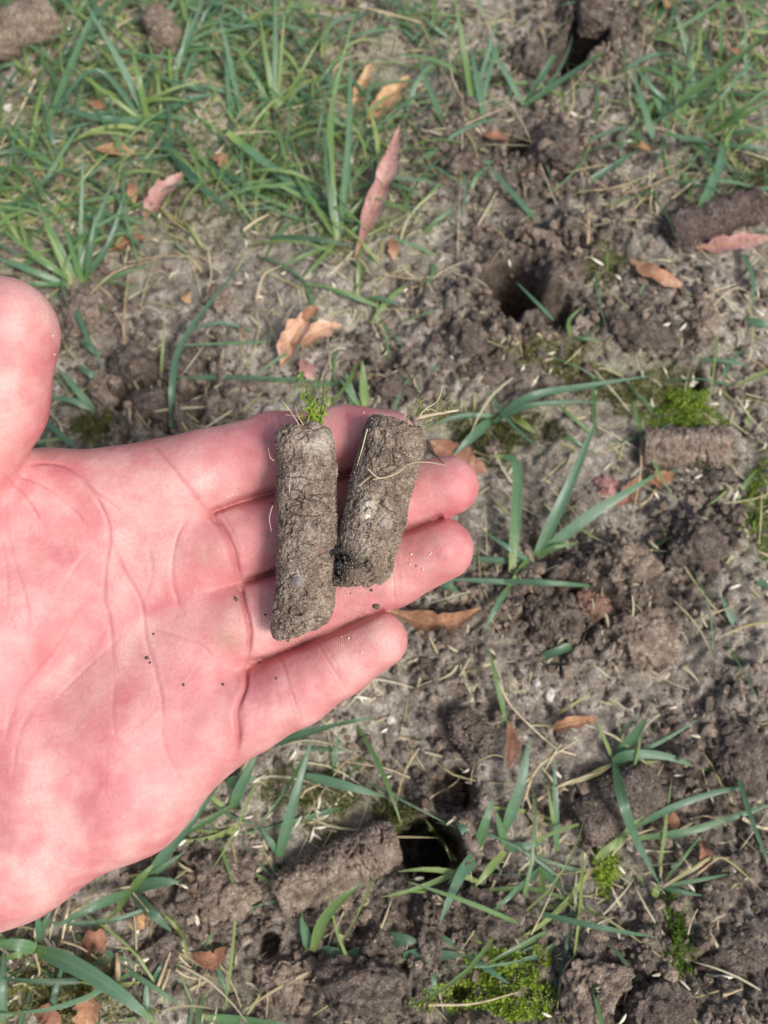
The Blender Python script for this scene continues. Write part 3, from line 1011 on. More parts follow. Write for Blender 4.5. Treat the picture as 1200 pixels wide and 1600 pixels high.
def clod_np(centre, rx, ry, rz, seed, rot=0.0):
    """broken, angular lump of crumbly soil"""
    r_ = np.random.default_rng(seed)
    v, f = ico_sub(4)
    q0 = v + seed * 3.7
    p = v * (1 + 0.34 * fbm(q0, .9, 3, seed)[:, None])
    for _ in range(9):
        n = r_.normal(0, 1, 3)
        n /= np.linalg.norm(n)
        d = r_.uniform(.55, .95)
        p = p - np.maximum(0, p @ n - d)[:, None] * n * .9
    p = p * np.array([rx, ry, rz])
    q = p * 1000 + seed * 13.7
    qq = q + np.stack([vnoise(q, 1.6, s_) for s_ in (5, 6, 7)], 1) * .9
    d = 2.6 * bumps(qq, 3.6, seed + 1, .6) + 1.7 * bumps(qq, 1.9, seed + 2, .7) - 2.2 * bumps(qq, 3.0, seed + 3, .3) + .5 * bumps(q, 1.0, seed + 4, .6)
    cr = np.abs(fbm(q, 7.0, 2, seed + 9))
    d -= 1.6 * np.exp(-(cr / .05) ** 2)
    p = p + v * (d / 1000)[:, None]
    c, s = math.cos(rot), math.sin(rot)
    p = np.stack([p[:, 0] * c - p[:, 1] * s, p[:, 0] * s + p[:, 1] * c, p[:, 2]], 1)
    return p + np.asarray(centre), f

# the two cores in the hand
CW = 7.6
coreA, va, na, axA = make_core('longer straight soil core lying across the fingers nearer the palm', hw(474, 668, CW), hw(470, 986, CW), 0.0080, M['core'],
                               220, 330, 3, 'soil cores held in the hand', ngrain=5200, gsize=(0.06, 0.19), spots={'chalk': [(500, 690, 26, 26, .9), (470, 740, 30, 14, .4), (450, 905, 20, 14, .3)], 'stain': [(432, 760, 8, 30, .3)]}, slantA=0.06, slantB=0.30, taper=-0.05, bend=-0.0016)
coreB, vb, nb, axB = make_core('shorter slanted soil core with loose pale roots across the fingertips', hw(621, 662, 8.2), hw(559, 912, 8.2), 0.0083, M['core'],
                               220, 290, 5, 'soil cores held in the hand', ngrain=4600, gsize=(0.06, 0.19), spots={'stain': [(536, 872, 28, 13, 1.2), (528, 895, 24, 28, 1.0), (552, 882, 28, 9, 1), (600, 705, 26, 10, .5), (622, 740, 20, 8, .5)], 'chalk': [(575, 795, 14, 26, .8), (600, 815, 20, 12, .5)]}, slantA=-0.12, slantB=0.34, taper=0.06)
def stick(o, v, px, py, rx, ry, rz, mat, name, seed, lift=None, detail=0.3):
    """a stone set into the lens side of a core"""
    x, y = project(v)
    dd = np.hypot(x - px, y - py) - 200 * ((v - CAM) @ LOOK < ((v - CAM) @ LOOK).mean())
    c = v[np.argmin(dd)] + LOOK * rz * 0.62
    if 'black' in name:
        p, f = clod_np(c, rx, ry, rz, seed, .5)
    else:
        p, f = lump_np(c, rx, ry, rz, seed, 3, 0.3, seed, detail)
    return mesh_at(name, [(p, f)], mat, o)
stick(coreA, va, 466, 908, .0021, .0016, .0010, M['pebble'], 'pebble', 1)
stick(coreA, va, 470, 760, .0018, .0011, .0008, M['pebble'], 'pebble', 2)
stick(coreA, va, 478, 822, .0009, .0009, .0006, M['pebble'], 'pebble', 3)
stick(coreA, va, 497, 858, .0012, .0017, .0006, M['red_stone'], 'clay_fleck', 4)
stick(coreB, vb, 577, 785, .0007, .0013, .0006, M['white_stone'], 'white_fleck', 5)
stick(coreB, vb, 573, 806, .0007, .0010, .0006, M['white_stone'], 'white_fleck', 6)
stick(coreB, vb, 598, 815, .0013, .0010, .0007, M['pebble'], 'pebble', 7)
stick(coreB, vb, 538, 880, .0030, .0018, .0010, M['char'], 'black_fleck', 8)
stick(coreB, vb, 527, 858, .0012, .0010, .0007, M['char'], 'black_fleck', 9)
def part(o, name, parts, mat):
    return mesh_at(name, parts, mat, o)
upv = UP * 1.0 - LOOK * 0.25
part(coreA, 'moss_tuft', sprig(hw(490, 664, 10), UP - LOOK * .3 + RIGHT * .1, 24, 0.0105, 0.0013, 0.36, 5, .0011), M['moss'])
part(coreA, 'root_fibre', [fibre([(470, 668, 13), (462, 655, 14), (452, 640, 14), (440, 626, 15)], rad=.00018), fibre([(474, 664, 13), (466, 650, 14), (461, 634, 13)], rad=.00016),
                          fibre([(480, 662, 12), (472, 652, 12), (446, 648, 13)], rad=.00014)], M['root'])
part(coreA, 'root_fibre', [fibre([(428, 720, 11), (422, 714, 12), (419, 700, 12)], rad=.00012), fibre([(426, 790, 11), (421, 810, 12), (424, 830, 11)], rad=.00013),
                          fibre([(452, 770, 16.3), (453, 752, 16.6), (455, 742, 16.4)], rad=.00012)], M['root'])
part(coreA, 'dark_crumb', [lump_np(hw(478, 663, 11), .0022, .0016, .0018, 12, 2, .3, 0, .6)], M['fresh'])
part(coreB, 'root_fibre', [fibre([(575, 733, 17.5), (590, 746, 18.2), (610, 744, 18.6), (626, 736, 18.4), (640, 725, 17.5), (665, 722, 15), (696, 727, 13)], rad=.00026),
                          fibre([(583, 749, 17.8), (600, 746, 18.4), (620, 738, 18.4), (632, 728, 17.8)], rad=.00022),
                          fibre([(560, 760, 16.5), (572, 750, 17.4), (580, 744, 17.6)], rad=.00018)], M['root'])
part(coreB, 'twig', [fibre([(668, 695, 12), (678, 708, 12.5), (688, 720, 13), (694, 724, 13)], rad=.0003)], M['twig'])
part(coreB, 'twig', [fibre([(574, 670, 13), (566, 700, 13.5), (558, 728, 13)], rad=.0002)], M['root'])
part(coreB, 'straw_piece', [fibre([(655, 652, 13), (690, 645, 14), (716, 641, 14)], rad=.0006)], M['straw'])
part(coreB, 'moss_tuft', sprig(hw(660, 655, 10), UP * .8 + RIGHT * .7 - LOOK * .2, 14, 0.0085, 0.0016, 0.38, 9, .0009), M['dull_moss'])
part(coreB, 'root_fibre', [fibre([(652, 655, 13), (664, 640, 14), (684, 626, 14), (692, 602, 14)], rad=.00016), fibre([(632, 652, 13), (634, 643, 14), (633, 636, 14)], rad=.00014),
                          fibre([(664, 640, 14), (676, 640, 14), (690, 648, 14)], rad=.00012)], M['root'])
part(coreB, 'straw_piece', [fibre([(611, 890, 9), (612, 905, 8), (612, 920, 7)], rad=.0004)], M['root'])

# crumbs on the skin
vpx_, vpy_, HV = HANDV
def on_skin(px, py):
    m = (np.abs(vpx_ - px) < 6) & (np.abs(vpy_ - py) < 6)
    if not m.any():
        return None
    k = np.nonzero(m)[0][np.argmax(HV[m][:, 2])]
    return to_world(HV[k][None])[0]
CR = [(225, 1023, .0007, 0), (236, 1030, .0004, 0), (373, 932, .0007, 0), (592, 952, .0011, 0), (377, 921, .0004, 0), (291, 1066, .0004, 0), (353, 1066, .0004, 0), (233, 986, .0004, 0),
      (666, 862, .0004, 1), (668, 859, .00035, 1), (657, 895, .0005, 1), (540, 992, .0004, 1), (528, 990, .0003, 1), (560, 1024, .0003, 1), (427, 1056, .0004, 0), (541, 1027, .0003, 1),
      (660, 893, .0003, 1), (646, 888, .0003, 0), (360, 781, .0004, 1), (368, 779, .0003, 1), (200, 845, .0003, 1), (572, 640, .0004, 1), (700, 668, .0, 1), (641, 1008, .0, 1), (88, 530, .0005, 1), (91, 556, .0004, 1)]
r_ = np.random.default_rng(12)
for k in range(15):
    e_ = r_.random()
    c_ = [(424 + r_.normal(-5, 4), r_.uniform(700, 990)), (522 + r_.normal(4, 4), r_.uniform(760, 960)), (r_.uniform(440, 520), 998 + r_.normal(4, 5)),
          (r_.uniform(525, 615), 925 + r_.normal(4, 5)), (640 - .2 * r_.uniform(0, 200) + r_.normal(10, 6), r_.uniform(720, 900))][k % 5]
    CR.append((c_[0], c_[1], r_.uniform(.00022, .0005), int(r_.random() < .35)))
for k, (x, y, s_, w_) in enumerate(CR):
    if s_ <= 0:
        continue
    c = on_skin(x, y)
    if c is None:
        continue
    s_ *= .7 if w_ else .9
    p, f = lump_np(c - LOOK * s_ * .5, s_, s_ * .8, s_ * .7, k, 1, .25, k, 0.12)
    o = mesh_at('sand_grain' if w_ else 'soil_crumb', [(p, f)], M['sand'] if w_ else (M['core'] if s_ > .001 else M['fresh']))
    if w_:
        tag(o, 'tiny pale sand grain stuck to the skin of the hand', 'sand grain', 'pale sand grains on the hand')
    else:
        tag(o, 'tiny dark soil crumb stuck to the skin of the hand', 'soil crumb', 'dark soil crumbs on the hand')

# ------------------------------------------------------------------ soil cores, clods and stones on the ground
def ground_core(label, p0, p1, R, mat, seed, sink=0.5, **kw):
    kw.setdefault('lump', 1.5)
    a, b = gp(*p0, 0), gp(*p1, 0)
    z = R * 1000 * (1 - sink)
    a = gp(p0[0], p0[1], z)
    b = gp(p1[0], p1[1], z)
    m = min(a[2], b[2])
    a[2] = 0.5 * (a[2] + m); b[2] = 0.5 * (b[2] + m)
    return make_core(label, a, b, R, mat, 80, 110, seed, 'soil cores lying on the lawn', ngrain=420, gsize=(0.15, 0.4), **kw)
ground_core('dark moist soil core beside the pink leaf near the right edge', (1046, 358), (1186, 318), .0082, M['dark_core'], 21, rough=1.0, sink=.25, lump=.6)
gc2 = ground_core('short grey soil core with bright green moss along its top', (1002, 697), (1136, 700), .0085, M['core'], 23, rough=1.2, sink=.35, lump=.9)
ground_core('broad soil core lying aslant beside the big dark hole, below the little finger', (432, 1402), (618, 1314), .0088, M['core'], 25, rough=1.2, sink=.25, lump=.6)
ground_core('blunt grey soil core in the top left corner', (-20, 70), (82, 18), .0115, M['core'], 27, rough=1.0, sink=.1, lump=.8)
ground_core('thick smooth soil core under the bent blade at lower right', (905, 1290), (1012, 1222), .0096, M['fresh'], 29, rough=1.0, sink=.7)
ground_core('soil core standing half in the dark hole at the top edge', (930, -12), (925, 46), .0080, M['fresh'], 31, rough=1.0, sink=.2)
ground_core('small soil core stub lying right of the little finger tip', (716, 1118), (758, 1178), .0075, M['fresh'], 33, rough=1.4)
ground_core('rough soil core stub left of the clump of grass at top', (243, 20), (258, 70), .0080, M['core'], 35, rough=1.6, sink=.1)

CLODS = [  # label, px, py, rx, ry, rz mm, rotation
    ('large dark clod right of the upper dark hollow', 868, 235, 17, 15, 11, .2), ('long ridged clod above the main dark hole', 840, 372, 14, 6, 6, -.6),
    ('pale crumbly clod right of the main dark hole', 882, 425, 14, 9, 8, -.3), ('reddish brown clod right of the small green arching blade', 985, 515, 20, 10, 8, -.4),
    ('wedge shaped clod beside the broad slanted core', 355, 1395, 16, 12, 9, -.6), ('lumpy brown clod between thumb and index finger', 205, 575, 13, 11, 10, .4),
    ('brown clod just above the index finger knuckle', 250, 640, 14, 9, 10, -.3), ('grey clod below the top left grass beside the thumb', 130, 500, 12, 12, 9, 0),
    ('clod just above the moss on the longer held core', 605, 605, 9, 8, 7, 0), ('crumbly dark clod below the mossy core at right', 1085, 840, 15, 13, 10, .5),
    ('elongated pale clod right of the blade cluster by the ring fingertip', 985, 880, 15, 8, 6, -.4), ('knobbly clod below the horizontal blade', 845, 960, 8, 13, 9, .2),
    ('rounded clod left of the reddish stone', 885, 965, 6, 11, 8, .1), ('large clod right of the reddish stone', 1010, 990, 15, 15, 9, .2),
    ('flat brown clod at the right edge low down', 1150, 1190, 14, 16, 8, .3), ('clod at the bottom edge left of the mossy patch', 560, 1545, 16, 13, 9, .2),
    ('clod left of the lime coloured shoot at the bottom', 450, 1530, 11, 10, 8, 0), ('upright pointed clod right of the big hole', 672, 1450, 6, 12, 10, 0),
    ('broad flat clod with cracks in the lower right corner', 1135, 1500, 20, 13, 6, .2), ('crusted clod right of the mossy patch at the bottom', 930, 1540, 16, 13, 7, .5), ('low clod at the bottom edge, second from the right corner', 1030, 1580, 15, 11, 6, .1),
    ('clod with white grit below the small holes', 770, 1430, 18, 10, 8, .1), ('small crumbly clod at the thumb side of the index knuckle', 160, 615, 8, 10, 8, .4),
    ('brown clod beside the dark top hole', 825, 95, 12, 12, 8, .2), ('grey brown clod left of the large dark clod', 715, 255, 14, 10, 7, .1),
    ('small clod below the two orange leaves near the thumb tip', 340, 470, 9, 8, 6, 0), ('rounded clod left of the short cut blade', 700, 975, 10, 9, 7, 0),
    ('crumbly clod under the wide bottom left blade', 250, 1490, 12, 9, 7, .3), ('small clod right of the ridged ground core', 1095, 500, 7, 10, 6, 0),
    ('clod left of the main dark hole', 735, 530, 12, 11, 7, .4), ('flat clod right below the main dark hole', 770, 575, 15, 8, 6, .2)]
for k, (lab, x, y, rx, ry, rz, ro) in enumerate(CLODS):
    c = gp(x, y, rz * .12)
    p, f = clod_np(c, rx * .00085, ry * .00085, rz * .00085, 100 + k, ro)
    o = mesh_at('soil_clod', [(p, f)], M['fresh'] if k % 3 != 1 else M['core'])
    tag(o, lab, 'soil clod', 'clods of soil on the lawn')
def stone(lab, x, y, rx, ry, rz, mat, k, h=1.0):
    if max(rx, ry) > 4:
        p, f = clod_np(gp(x, y, h - 1, False), rx * .001, ry * .001, rz * .001, k, k)
    else:
        p, f = lump_np(gp(x, y, h, False), rx * .001, ry * .001, rz * .001, k, 3, 0.4, k, 0.25)
    tag(mesh_at('stone', [(p, f)], mat), lab, 'stone', 'small stones in the soil')
stone('reddish brown stone lodged in the hollow right of the ring finger', 922, 945, 8, 7, 5, M['red_stone'], 3, 2)
stone('tiny white stone below the little finger', 611, 1124, 1.6, 1.6, 1.2, M['white_stone'], 5)
stone('white crumb beside the middle of the bare soil', 860, 1085, 1.8, 2.6, 1.2, M['white_stone'], 6)
stone('pale grey crumb right of the white crumb', 838, 1068, 1.8, 1.5, 1.2, M['white_stone'], 7)
stone('small white stone near the right edge, lower down', 1190, 1322, 2.0, 2.0, 1.5, M['white_stone'], 8)
stone('small white stone left among the top left grass', 12, 168, 2.0, 2.0, 1.5, M['white_stone'], 9)
stone('cream pebble in the dark gap below the wrist', 220, 1440, 2.2, 3.2, 2.0, M['leaf_tan'], 10)
stone('flat pinkish stone right of the long blades', 946, 760, 4.8, 5.6, 2, M['leaf_pink'], 11)

# loose crumbs: too many to count
def scatter(n, weight, keep_off=0.0):
    out = []
    while len(out) < n:
        x = rng.uniform(-0.27, 0.27, 4000)
        y = rng.uniform(-0.25, 0.33, 4000)
        p = np.stack([x, y, np.zeros(4000)], 1)
        px, py = project(p)
        w = weight(px, py, np.stack([x, y], 1))
        if keep_off:
            for (c_, r_, d_) in HOLE_XY:
                if d_ > .02:
                    w = np.where(np.hypot(x - c_[0], y - c_[1]) < r_ + keep_off, 0, w)
        k = rng.random(4000) < w
        out.extend(np.stack([x, y], 1)[k])
    return np.array(out[:n])
cw = scatter(19000, lambda px, py, q: np.clip(0.12 + blobs(px, py, FRESH) * 0.8 + 0.3 * vnoise(q, .02, 9), 0, 1))
cs = np.minimum(0.0004 + rng.exponential(0.0006, len(cw)), 0.0034)
cc = np.stack([cw[:, 0], cw[:, 1], H(cw[:, 0], cw[:, 1]) + cs * 0.35], 1)
half = len(cc) * 6 // 10
for sl, mt, lb in ((slice(0, half), M['fresh'], 'loose brown soil crumbs scattered over the lawn'), (slice(half, None), M['core'], 'loose pale grey soil crumbs scattered over the lawn')):
    me, _ = grains_mesh('soil_crumbs', cc[sl], cs[sl], 0.3, 0.65, big=True)
    tag(obj('soil_crumbs', me, mt), lb, 'soil crumbs', kind='stuff')

# ------------------------------------------------------------------ leaf blades
def blade_np(pts, width, fold=0.25, roll=0.0, cut=False, n=6):
    """pts: world points; returns verts, quads, uv, t"""
    c = curve(pts, n)
    m = len(c)
    t = np.linspace(0, 1, m)
    tg = np.gradient(c, axis=0)
    tg /= np.maximum(np.linalg.norm(tg, axis=1), 1e-9)[:, None]
    side = np.cross(tg, [0, 0, 1.0])
    ln = np.linalg.norm(side, axis=1)
    side = np.where(ln[:, None] > 0.12, side / np.maximum(ln, 1e-9)[:, None], np.array([1.0, 0, 0]))
    up = np.cross(side, tg)
    a = roll * (0.4 + t)
    s2 = side * np.cos(a)[:, None] + up * np.sin(a)[:, None]
    u2 = -side * np.sin(a)[:, None] + up * np.cos(a)[:, None]
    prof = np.minimum(1, 0.55 + 2.2 * t) * (1 - t ** 4 if cut else (1 - t ** 2.6) ** 0.9)
    if cut:
        prof = np.minimum(1, 0.55 + 2.2 * t) * np.where(t > 0.97, 0.75, 1.0)
    prof = np.maximum(prof, 0.04)
    w = (width / 2 * prof)[:, None]
    L_ = c - s2 * w + u2 * w * fold
    R_ = c + s2 * w + u2 * w * fold
    v = np.stack([L_, c, R_], 1).reshape(-1, 3)
    idx = np.arange(m * 3).reshape(m, 3)
    q = np.concatenate([np.stack([idx[:-1, k], idx[:-1, k + 1], idx[1:, k + 1], idx[1:, k]], 1) for k in (0, 1)])
    uv = np.stack([np.tile([0, .5, 1], m), np.repeat(t, 3)], 1)
    return v, q, uv, np.repeat(t, 3)

def tint_of(t, base, root=0.0, tip=0.0):
    return np.clip(base + root * np.exp(-t / 0.12) + tip * sstep(0.75, 1.0, t), 0, 1)

def tuft(label, base, blades, group='grass plants growing in the lawn'):
    """base px; blades: (points px/py/h mm, width mm, tint[, root, tip, roll, cut])"""
    at = gp(base[0], base[1], 0)
    o = root_empty('grass_plant', at)
    tag(o, label, 'grass', group)
    for b in blades:
        pts, wd, tn = b[:3]
        root, tip, roll, cut = (list(b[3:]) + [0.25, 0.0, 0.0, False][len(b) - 3:])
        wp = np.array([gp(x, y, h) for x, y, h in pts])
        v, q, uv, t = blade_np(wp, wd * .92 / 1000, 0.28, roll, cut)
        me = mesh_np('blade', v - at, q, uv, {'tint': tint_of(t, tn, root, tip)})
        obj('blade', me, M['grass'], o)
    return o
B = lambda x0, y0, x1, y1, hm, ht, bx=0, by=0: [(x0, y0, 1), ((x0 + x1) / 2 + bx, (y0 + y1) / 2 + by, hm), (x1, y1, ht)]

tuft('large dark green grass plant fanning out in the top left', (232, 190), [
    (B(232, 190, 125, -10, 22, 40, 10, 10), 3.6, .12), ([(228, 195, 1), (150, 110, 16), (70, 195, 18)], 3.4, .05), (B(232, 190, 165, 60, 15, 22), 3.0, .3), (B(235, 192, 72, 162, 10, 12, 0, 8), 4.6, .08),
    (B(240, 195, 368, 335, 6, 8, -5, 12), 4.8, .05), (B(236, 200, 215, 300, 4, 4, 10, 0), 3.0, .2), (B(232, 190, 205, 70, 18, 26), 3.2, .42), (B(236, 188, 345, 145, 6, 5, 0, -8), 4.4, .1),
    ([(75, 195, 8), (130, 60, 14), (170, -5, 24)], 4.2, .2), (B(230, 195, 100, 95, 12, 18), 2.6, .45)])
tuft('upright pale green grass plant at the left edge above the thumb', (125, 440), [
    (B(125, 440, 130, 222, 14, 26, 0, 0), 2.6, .22), (B(120, 440, 178, 278, 12, 18), 4.0, .15), (B(118, 440, 55, 310, 12, 20), 3.4, .3), (B(118, 445, -5, 352, 12, 14), 3.0, .4),
    (B(128, 440, 195, 300, 10, 14, 10, 10), 3.6, .1), (B(110, 445, 8, 445, 8, 6), 3.0, .25), (B(115, 440, 40, 395, 10, 12), 3.0, .35), (B(135, 440, 150, 330, 14, 20), 3.2, .2),
    (B(108, 448, -10, 400, 9, 9), 4.0, .15), (B(130, 445, 100, 350, 12, 22), 3.4, .3), (B(140, 448, 240, 410, 6, 4), 2.4, .3), (B(112, 446, 70, 350, 10, 18), 2.6, .5)])
tuft('tall green grass plant with many upright blades at top centre', (528, 378), [
    (B(528, 378, 505, 190, 16, 26, -2, 0), 3.6, .08), (B(530, 375, 548, 62, 22, 40, 6, 0), 3.4, .18), (B(526, 378, 520, 120, 20, 34, -4, 10), 2.6, .42), ([(528, 376, 1), (515, 200, 22), (560, -5, 46)], 3.0, .4),
    (B(530, 380, 440, 240, 8, 10), 2.6, .35), (B(532, 378, 590, 330, 6, 4), 2.4, .35), (B(520, 382, 430, 420, 4, 3), 2.6, .4), (B(525, 380, 470, 440, 4, 3), 2.4, .45)])
tuft('bright lime grass plant with thin upright stems at the top edge', (432, 175), [
    (B(432, 175, 430, -10, 16, 34), 3.6, .2), (B(436, 178, 500, 60, 14, 20), 2.6, .5), (B(430, 178, 405, 20, 12, 30), 2.8, .42), (B(428, 180, 380, 190, 4, 3), 3.0, .52), (B(436, 180, 465, 145, 6, 8), 2.4, .2),
    (B(434, 170, 445, 10, 16, 30), 2.4, .5), (B(430, 172, 360, 60, 12, 18), 2.8, .3), (B(440, 172, 560, 110, 8, 6), 2.8, .25)])
tuft('blue green flat blades crossing near the top left centre', (310, 160), [
    (B(270, 125, 320, -5, 10, 22), 4.6, .1), (B(275, 128, 300, 15, 8, 18), 3.0, .25), (B(380, 190, 342, 20, 10, 22), 3.0, .12), (B(362, 195, 350, 60, 8, 14), 2.6, .15), (B(330, 145, 240, 120, 5, 4), 3.8, .1)])
tuft('single silvery blade with a cut pale tip pointing up left', (515, 332), [([(515, 332, 1), (440, 275, 8), (355, 207, 14)], 4.0, .12, .1, .5, .1, True)])
tuft('teal blade lying across the moss right of the pinkish leaf at left', (315, 265), [(B(310, 262, 425, 290, 4, 3, 0, 5), 4.4, .06)])
tuft('long bent blade kinked just above the index finger', (268, 668), [([(268, 668, 1), (270, 600, 10), (283, 540, 14), (335, 465, 12), (402, 390, 8)], 3.4, .12, .1, 0, .2)])
tuft('thin lime blade standing alone above the index knuckle', (250, 612), [(B(250, 612, 258, 498, 8, 14), 1.8, .5)])
tuft('dark blade lying level above the longer held core', (275, 590), [(B(275, 590, 530, 598, 4, 4, 0, -3), 2.6, .05), (B(480, 604, 640, 590, 3, 3), 2.2, .1)])
tuft('short lime shoot between the two held cores, behind the index fingertip', (570, 632), [(B(570, 635, 566, 562, 8, 14), 4.0, .42), (B(552, 632, 540, 580, 6, 10), 3.6, .1), (B(562, 635, 530, 590, 6, 8), 2.6, .2)])
tuft('teal blades in the gap between thumb and index finger', (150, 645), [(B(150, 645, 88, 572, 8, 10), 3.4, .18), (B(145, 640, 72, 622, 6, 6, 0, -6), 3.6, .08), (B(120, 700, 60, 650, 6, 8), 3.0, .05), (B(155, 556, 122, 528, 5, 7), 3.0, .05), (B(165, 600, 120, 570, 6, 8), 4.0, .08), (B(70, 690, 100, 720, 4, 4), 2.2, .8)])
tuft('three bladed grass plant beside the dark top hole', (818, 162), [(B(818, 164, 748, 42, 10, 18), 3.2, .1), (B(820, 162, 868, 86, 10, 16), 3.4, .15, .2, .2, .2, True), (B(822, 164, 942, 84, 8, 14), 4.0, .14, .2, .3, .3, True)])
tuft('narrow upright blades left of the three bladed plant', (742, 180), [(B(742, 182, 710, -10, 16, 32), 3.4, .38), (B(758, 192, 735, 72, 10, 16), 3.6, .12), (B(735, 185, 780, 20, 12, 24), 2.8, .1), (B(690, 190, 650, 80, 8, 10), 3.0, .15), (B(700, 60, 650, 20, 6, 8), 2.6, .1)])
tuft('large grass plant with broad arching blades at the top right', (1110, 215), [
    ([(1060, 160, 14), (1130, 110, 26), (1215, 40, 40)], 5.4, .36, 0, 0, .3), (B(1075, 180, 985, 95, 10, 14, -4, 8), 3.6, .1), (B(1085, 170, 1055, 15, 14, 24, 6, 0), 4.2, .1), (B(1070, 175, 1085, 50, 14, 22), 3.2, .32),
    ([(1110, 212, 4), (1150, 180, 18), (1210, 130, 28)], 4.0, .34), (B(1120, 215, 1215, 195, 8, 8), 3.4, .2), ([(1130, 220, 4), (1125, 255, 12), (1092, 332, 12)], 4.2, .14, 0, .2, .1, True),
    ([(1108, 222, 6), (1072, 218, 12), (1038, 210, 12)], 4.6, .12, 0, .3, -.3, True), (B(1124, 100, 1128, -10, 16, 30), 3.0, .2), (B(1165, 160, 1165, 0, 12, 24), 2.2, .2), (B(1100, 215, 1215, 150, 14, 20), 3.6, .38),
    (B(1025, 230, 985, 100, 10, 14), 3.6, .14), (B(1045, 200, 1005, 108, 8, 12), 3.6, .18), (B(1062, 190, 1050, 85, 12, 18), 2.4, .3), (B(1120, 225, 1210, 235, 6, 5), 3.4, .1)])
tuft('dark flat blade below the large dark clod', (835, 342), [(B(835, 342, 756, 250, 5, 8), 3.4, .06)])
tuft('dim teal blade left of the ridge of dry stems at right', (905, 295), [(B(905, 295, 1000, 232, 4, 5), 4.0, .06)])
tuft('teal grass plant with long arching blades right of the shorter held core', (775, 655), [
    ([(772, 660, 2), (830, 620, 10), (920, 603, 10), (1030, 585, 6)], 4.0, .08), (B(768, 655, 708, 712, 7, 6), 4.8, .12), ([(775, 655, 2), (840, 632, 7), (950, 628, 5)], 3.0, .08), (B(770, 650, 665, 668, 5, 4, 0, -8), 3.2, .03),
    (B(800, 650, 838, 678, 4, 3), 4.0, .6)])
tuft('grass plant with broad pale teal blades right of the ring fingertip', (832, 872), [
    ([(838, 868, 2), (885, 770, 16), (935, 648, 22)], 5.2, .12, .2, .1, .2), ([(840, 870, 2), (930, 800, 14), (1038, 734, 18)], 5.0, .1, .2, .2, -.3), ([(800, 895, 3), (806, 810, 12), (808, 735, 16), (795, 716, 15), (765, 712, 12)], 4.8, .2, .5, .75, .1),
    ([(830, 912, 4), (760, 908, 6), (690, 905, 6)], 2.6, .1), ([(790, 908, 4), (870, 912, 8), (950, 918, 6)], 2.8, .12, 0, .2), ([(800, 910, 2), (775, 950, 8), (755, 990, 8)], 2.6, .2), (B(828, 878, 752, 828, 8, 8), 2.4, .1, .1, .5),
    ([(840, 868, 2), (870, 855, 8), (905, 848, 6)], 2.8, .35), (B(826, 872, 790, 925, 5, 4), 2.6, .4), (B(830, 880, 700, 870, 3, 3), 3.0, .05), (B(722, 920, 660, 900, 3, 3), 5.0, .05)])
tuft('short cut teal blade below the horizontal blade', (842, 1032), [(B(842, 1030, 892, 1010, 5, 6), 3.6, .1, 0, .3, .2, True)])
tuft('kinked plant with a long folded blade at the lower right', (962, 1192), [
    (B(962, 1192, 1012, 1120, 10, 16), 5.4, .2, .1, 0, .2), ([(958, 1190, 3), (985, 1180, 9), (1040, 1182, 9), (1108, 1205, 4)], 4.2, .14, .1, .3), ([(960, 1192, 3), (972, 1250, 18), (995, 1315, 12), (1034, 1388, 2)], 4.4, .06, .1, 0, .1),
    ([(955, 1195, 2), (915, 1215, 5), (860, 1232, 3)], 2.4, .75), ([(962, 1190, 3), (1030, 1160, 8), (1095, 1122, 6)], 1.8, .2), (B(962, 1188, 1000, 1112, 6, 8, -10, -6), 1.6, .15), (B(960, 1195, 1030, 1190, 4, 3), 2.0, .6), (B(960, 1192, 930, 1120, 6, 6), 1.6, .5)])
tuft('grass plant with short broad blades at the right rim of the big hole', (748, 1330), [
    (B(746, 1326, 770, 1246, 8, 14), 4.0, .2), (B(742, 1324, 706, 1268, 8, 10), 3.4, .1), (B(788, 1300, 828, 1150, 12, 16, 6, 0), 4.6, .1), (B(790, 1322, 775, 1268, 6, 10), 3.2, .25), ([(745, 1330, 2), (715, 1375, 9), (686, 1445, 8)], 4.6, .1, .3, 0, .3),
    (B(792, 1326, 850, 1318, 5, 5), 3.6, .1), (B(788, 1330, 742, 1386, 6, 6), 3.4, .5), (B(712, 1345, 664, 1280, 8, 8), 2.4, .45), (B(705, 1392, 640, 1394, 4, 4), 1.8, .5), (B(745, 1340, 700, 1380, 6, 6), 5.0, .35)])
tuft('thin blades left of the kinked plant with one reaching down left', (840, 1365), [(B(840, 1360, 752, 1442, 6, 6), 2.0, .2, 0, .4), (B(842, 1355, 885, 1395, 5, 5), 3.0, .2), (B(870, 1330, 866, 1180, 8, 10), 2.6, .12), (B(845, 1362, 850, 1400, 4, 5), 2.4, .45), (B(870, 1315, 855, 1225, 6, 8), 1.6, .55)])
tuft('lime green shoot curving up right at the bottom', (490, 1484), [([(488, 1486, 2), (505, 1440, 12), (535, 1405, 18), (570, 1378, 18)], 4.2, .42, .15, 0, .3), (B(484, 1482, 470, 1432, 7, 10), 4.0, .12), (B(498, 1488, 545, 1492, 5, 5), 5.2, .06), (B(490, 1482, 505, 1440, 6, 8), 2.4, .15)])
tuft('dark green grass plant with long blades beside the hypothenar edge of the hand', (202, 1394), [
    ([(204, 1394, 2), (145, 1418, 12), (84, 1450, 12)], 3.6, .12), ([(230, 1370, 4), (300, 1280, 12), (365, 1185, 10)], 4.4, .08), (B(206, 1394, 270, 1458, 6, 6), 4.0, .04), (B(208, 1388, 282, 1378, 8, 6, 0, -4), 4.8, .1, 0, .2),
    (B(200, 1396, 182, 1425, 5, 6), 3.0, .48), (B(204, 1392, 240, 1350, 8, 10), 3.4, .42), (B(206, 1390, 290, 1330, 6, 6), 2.6, .2), (B(210, 1396, 240, 1436, 4, 3), 1.4, .85)])
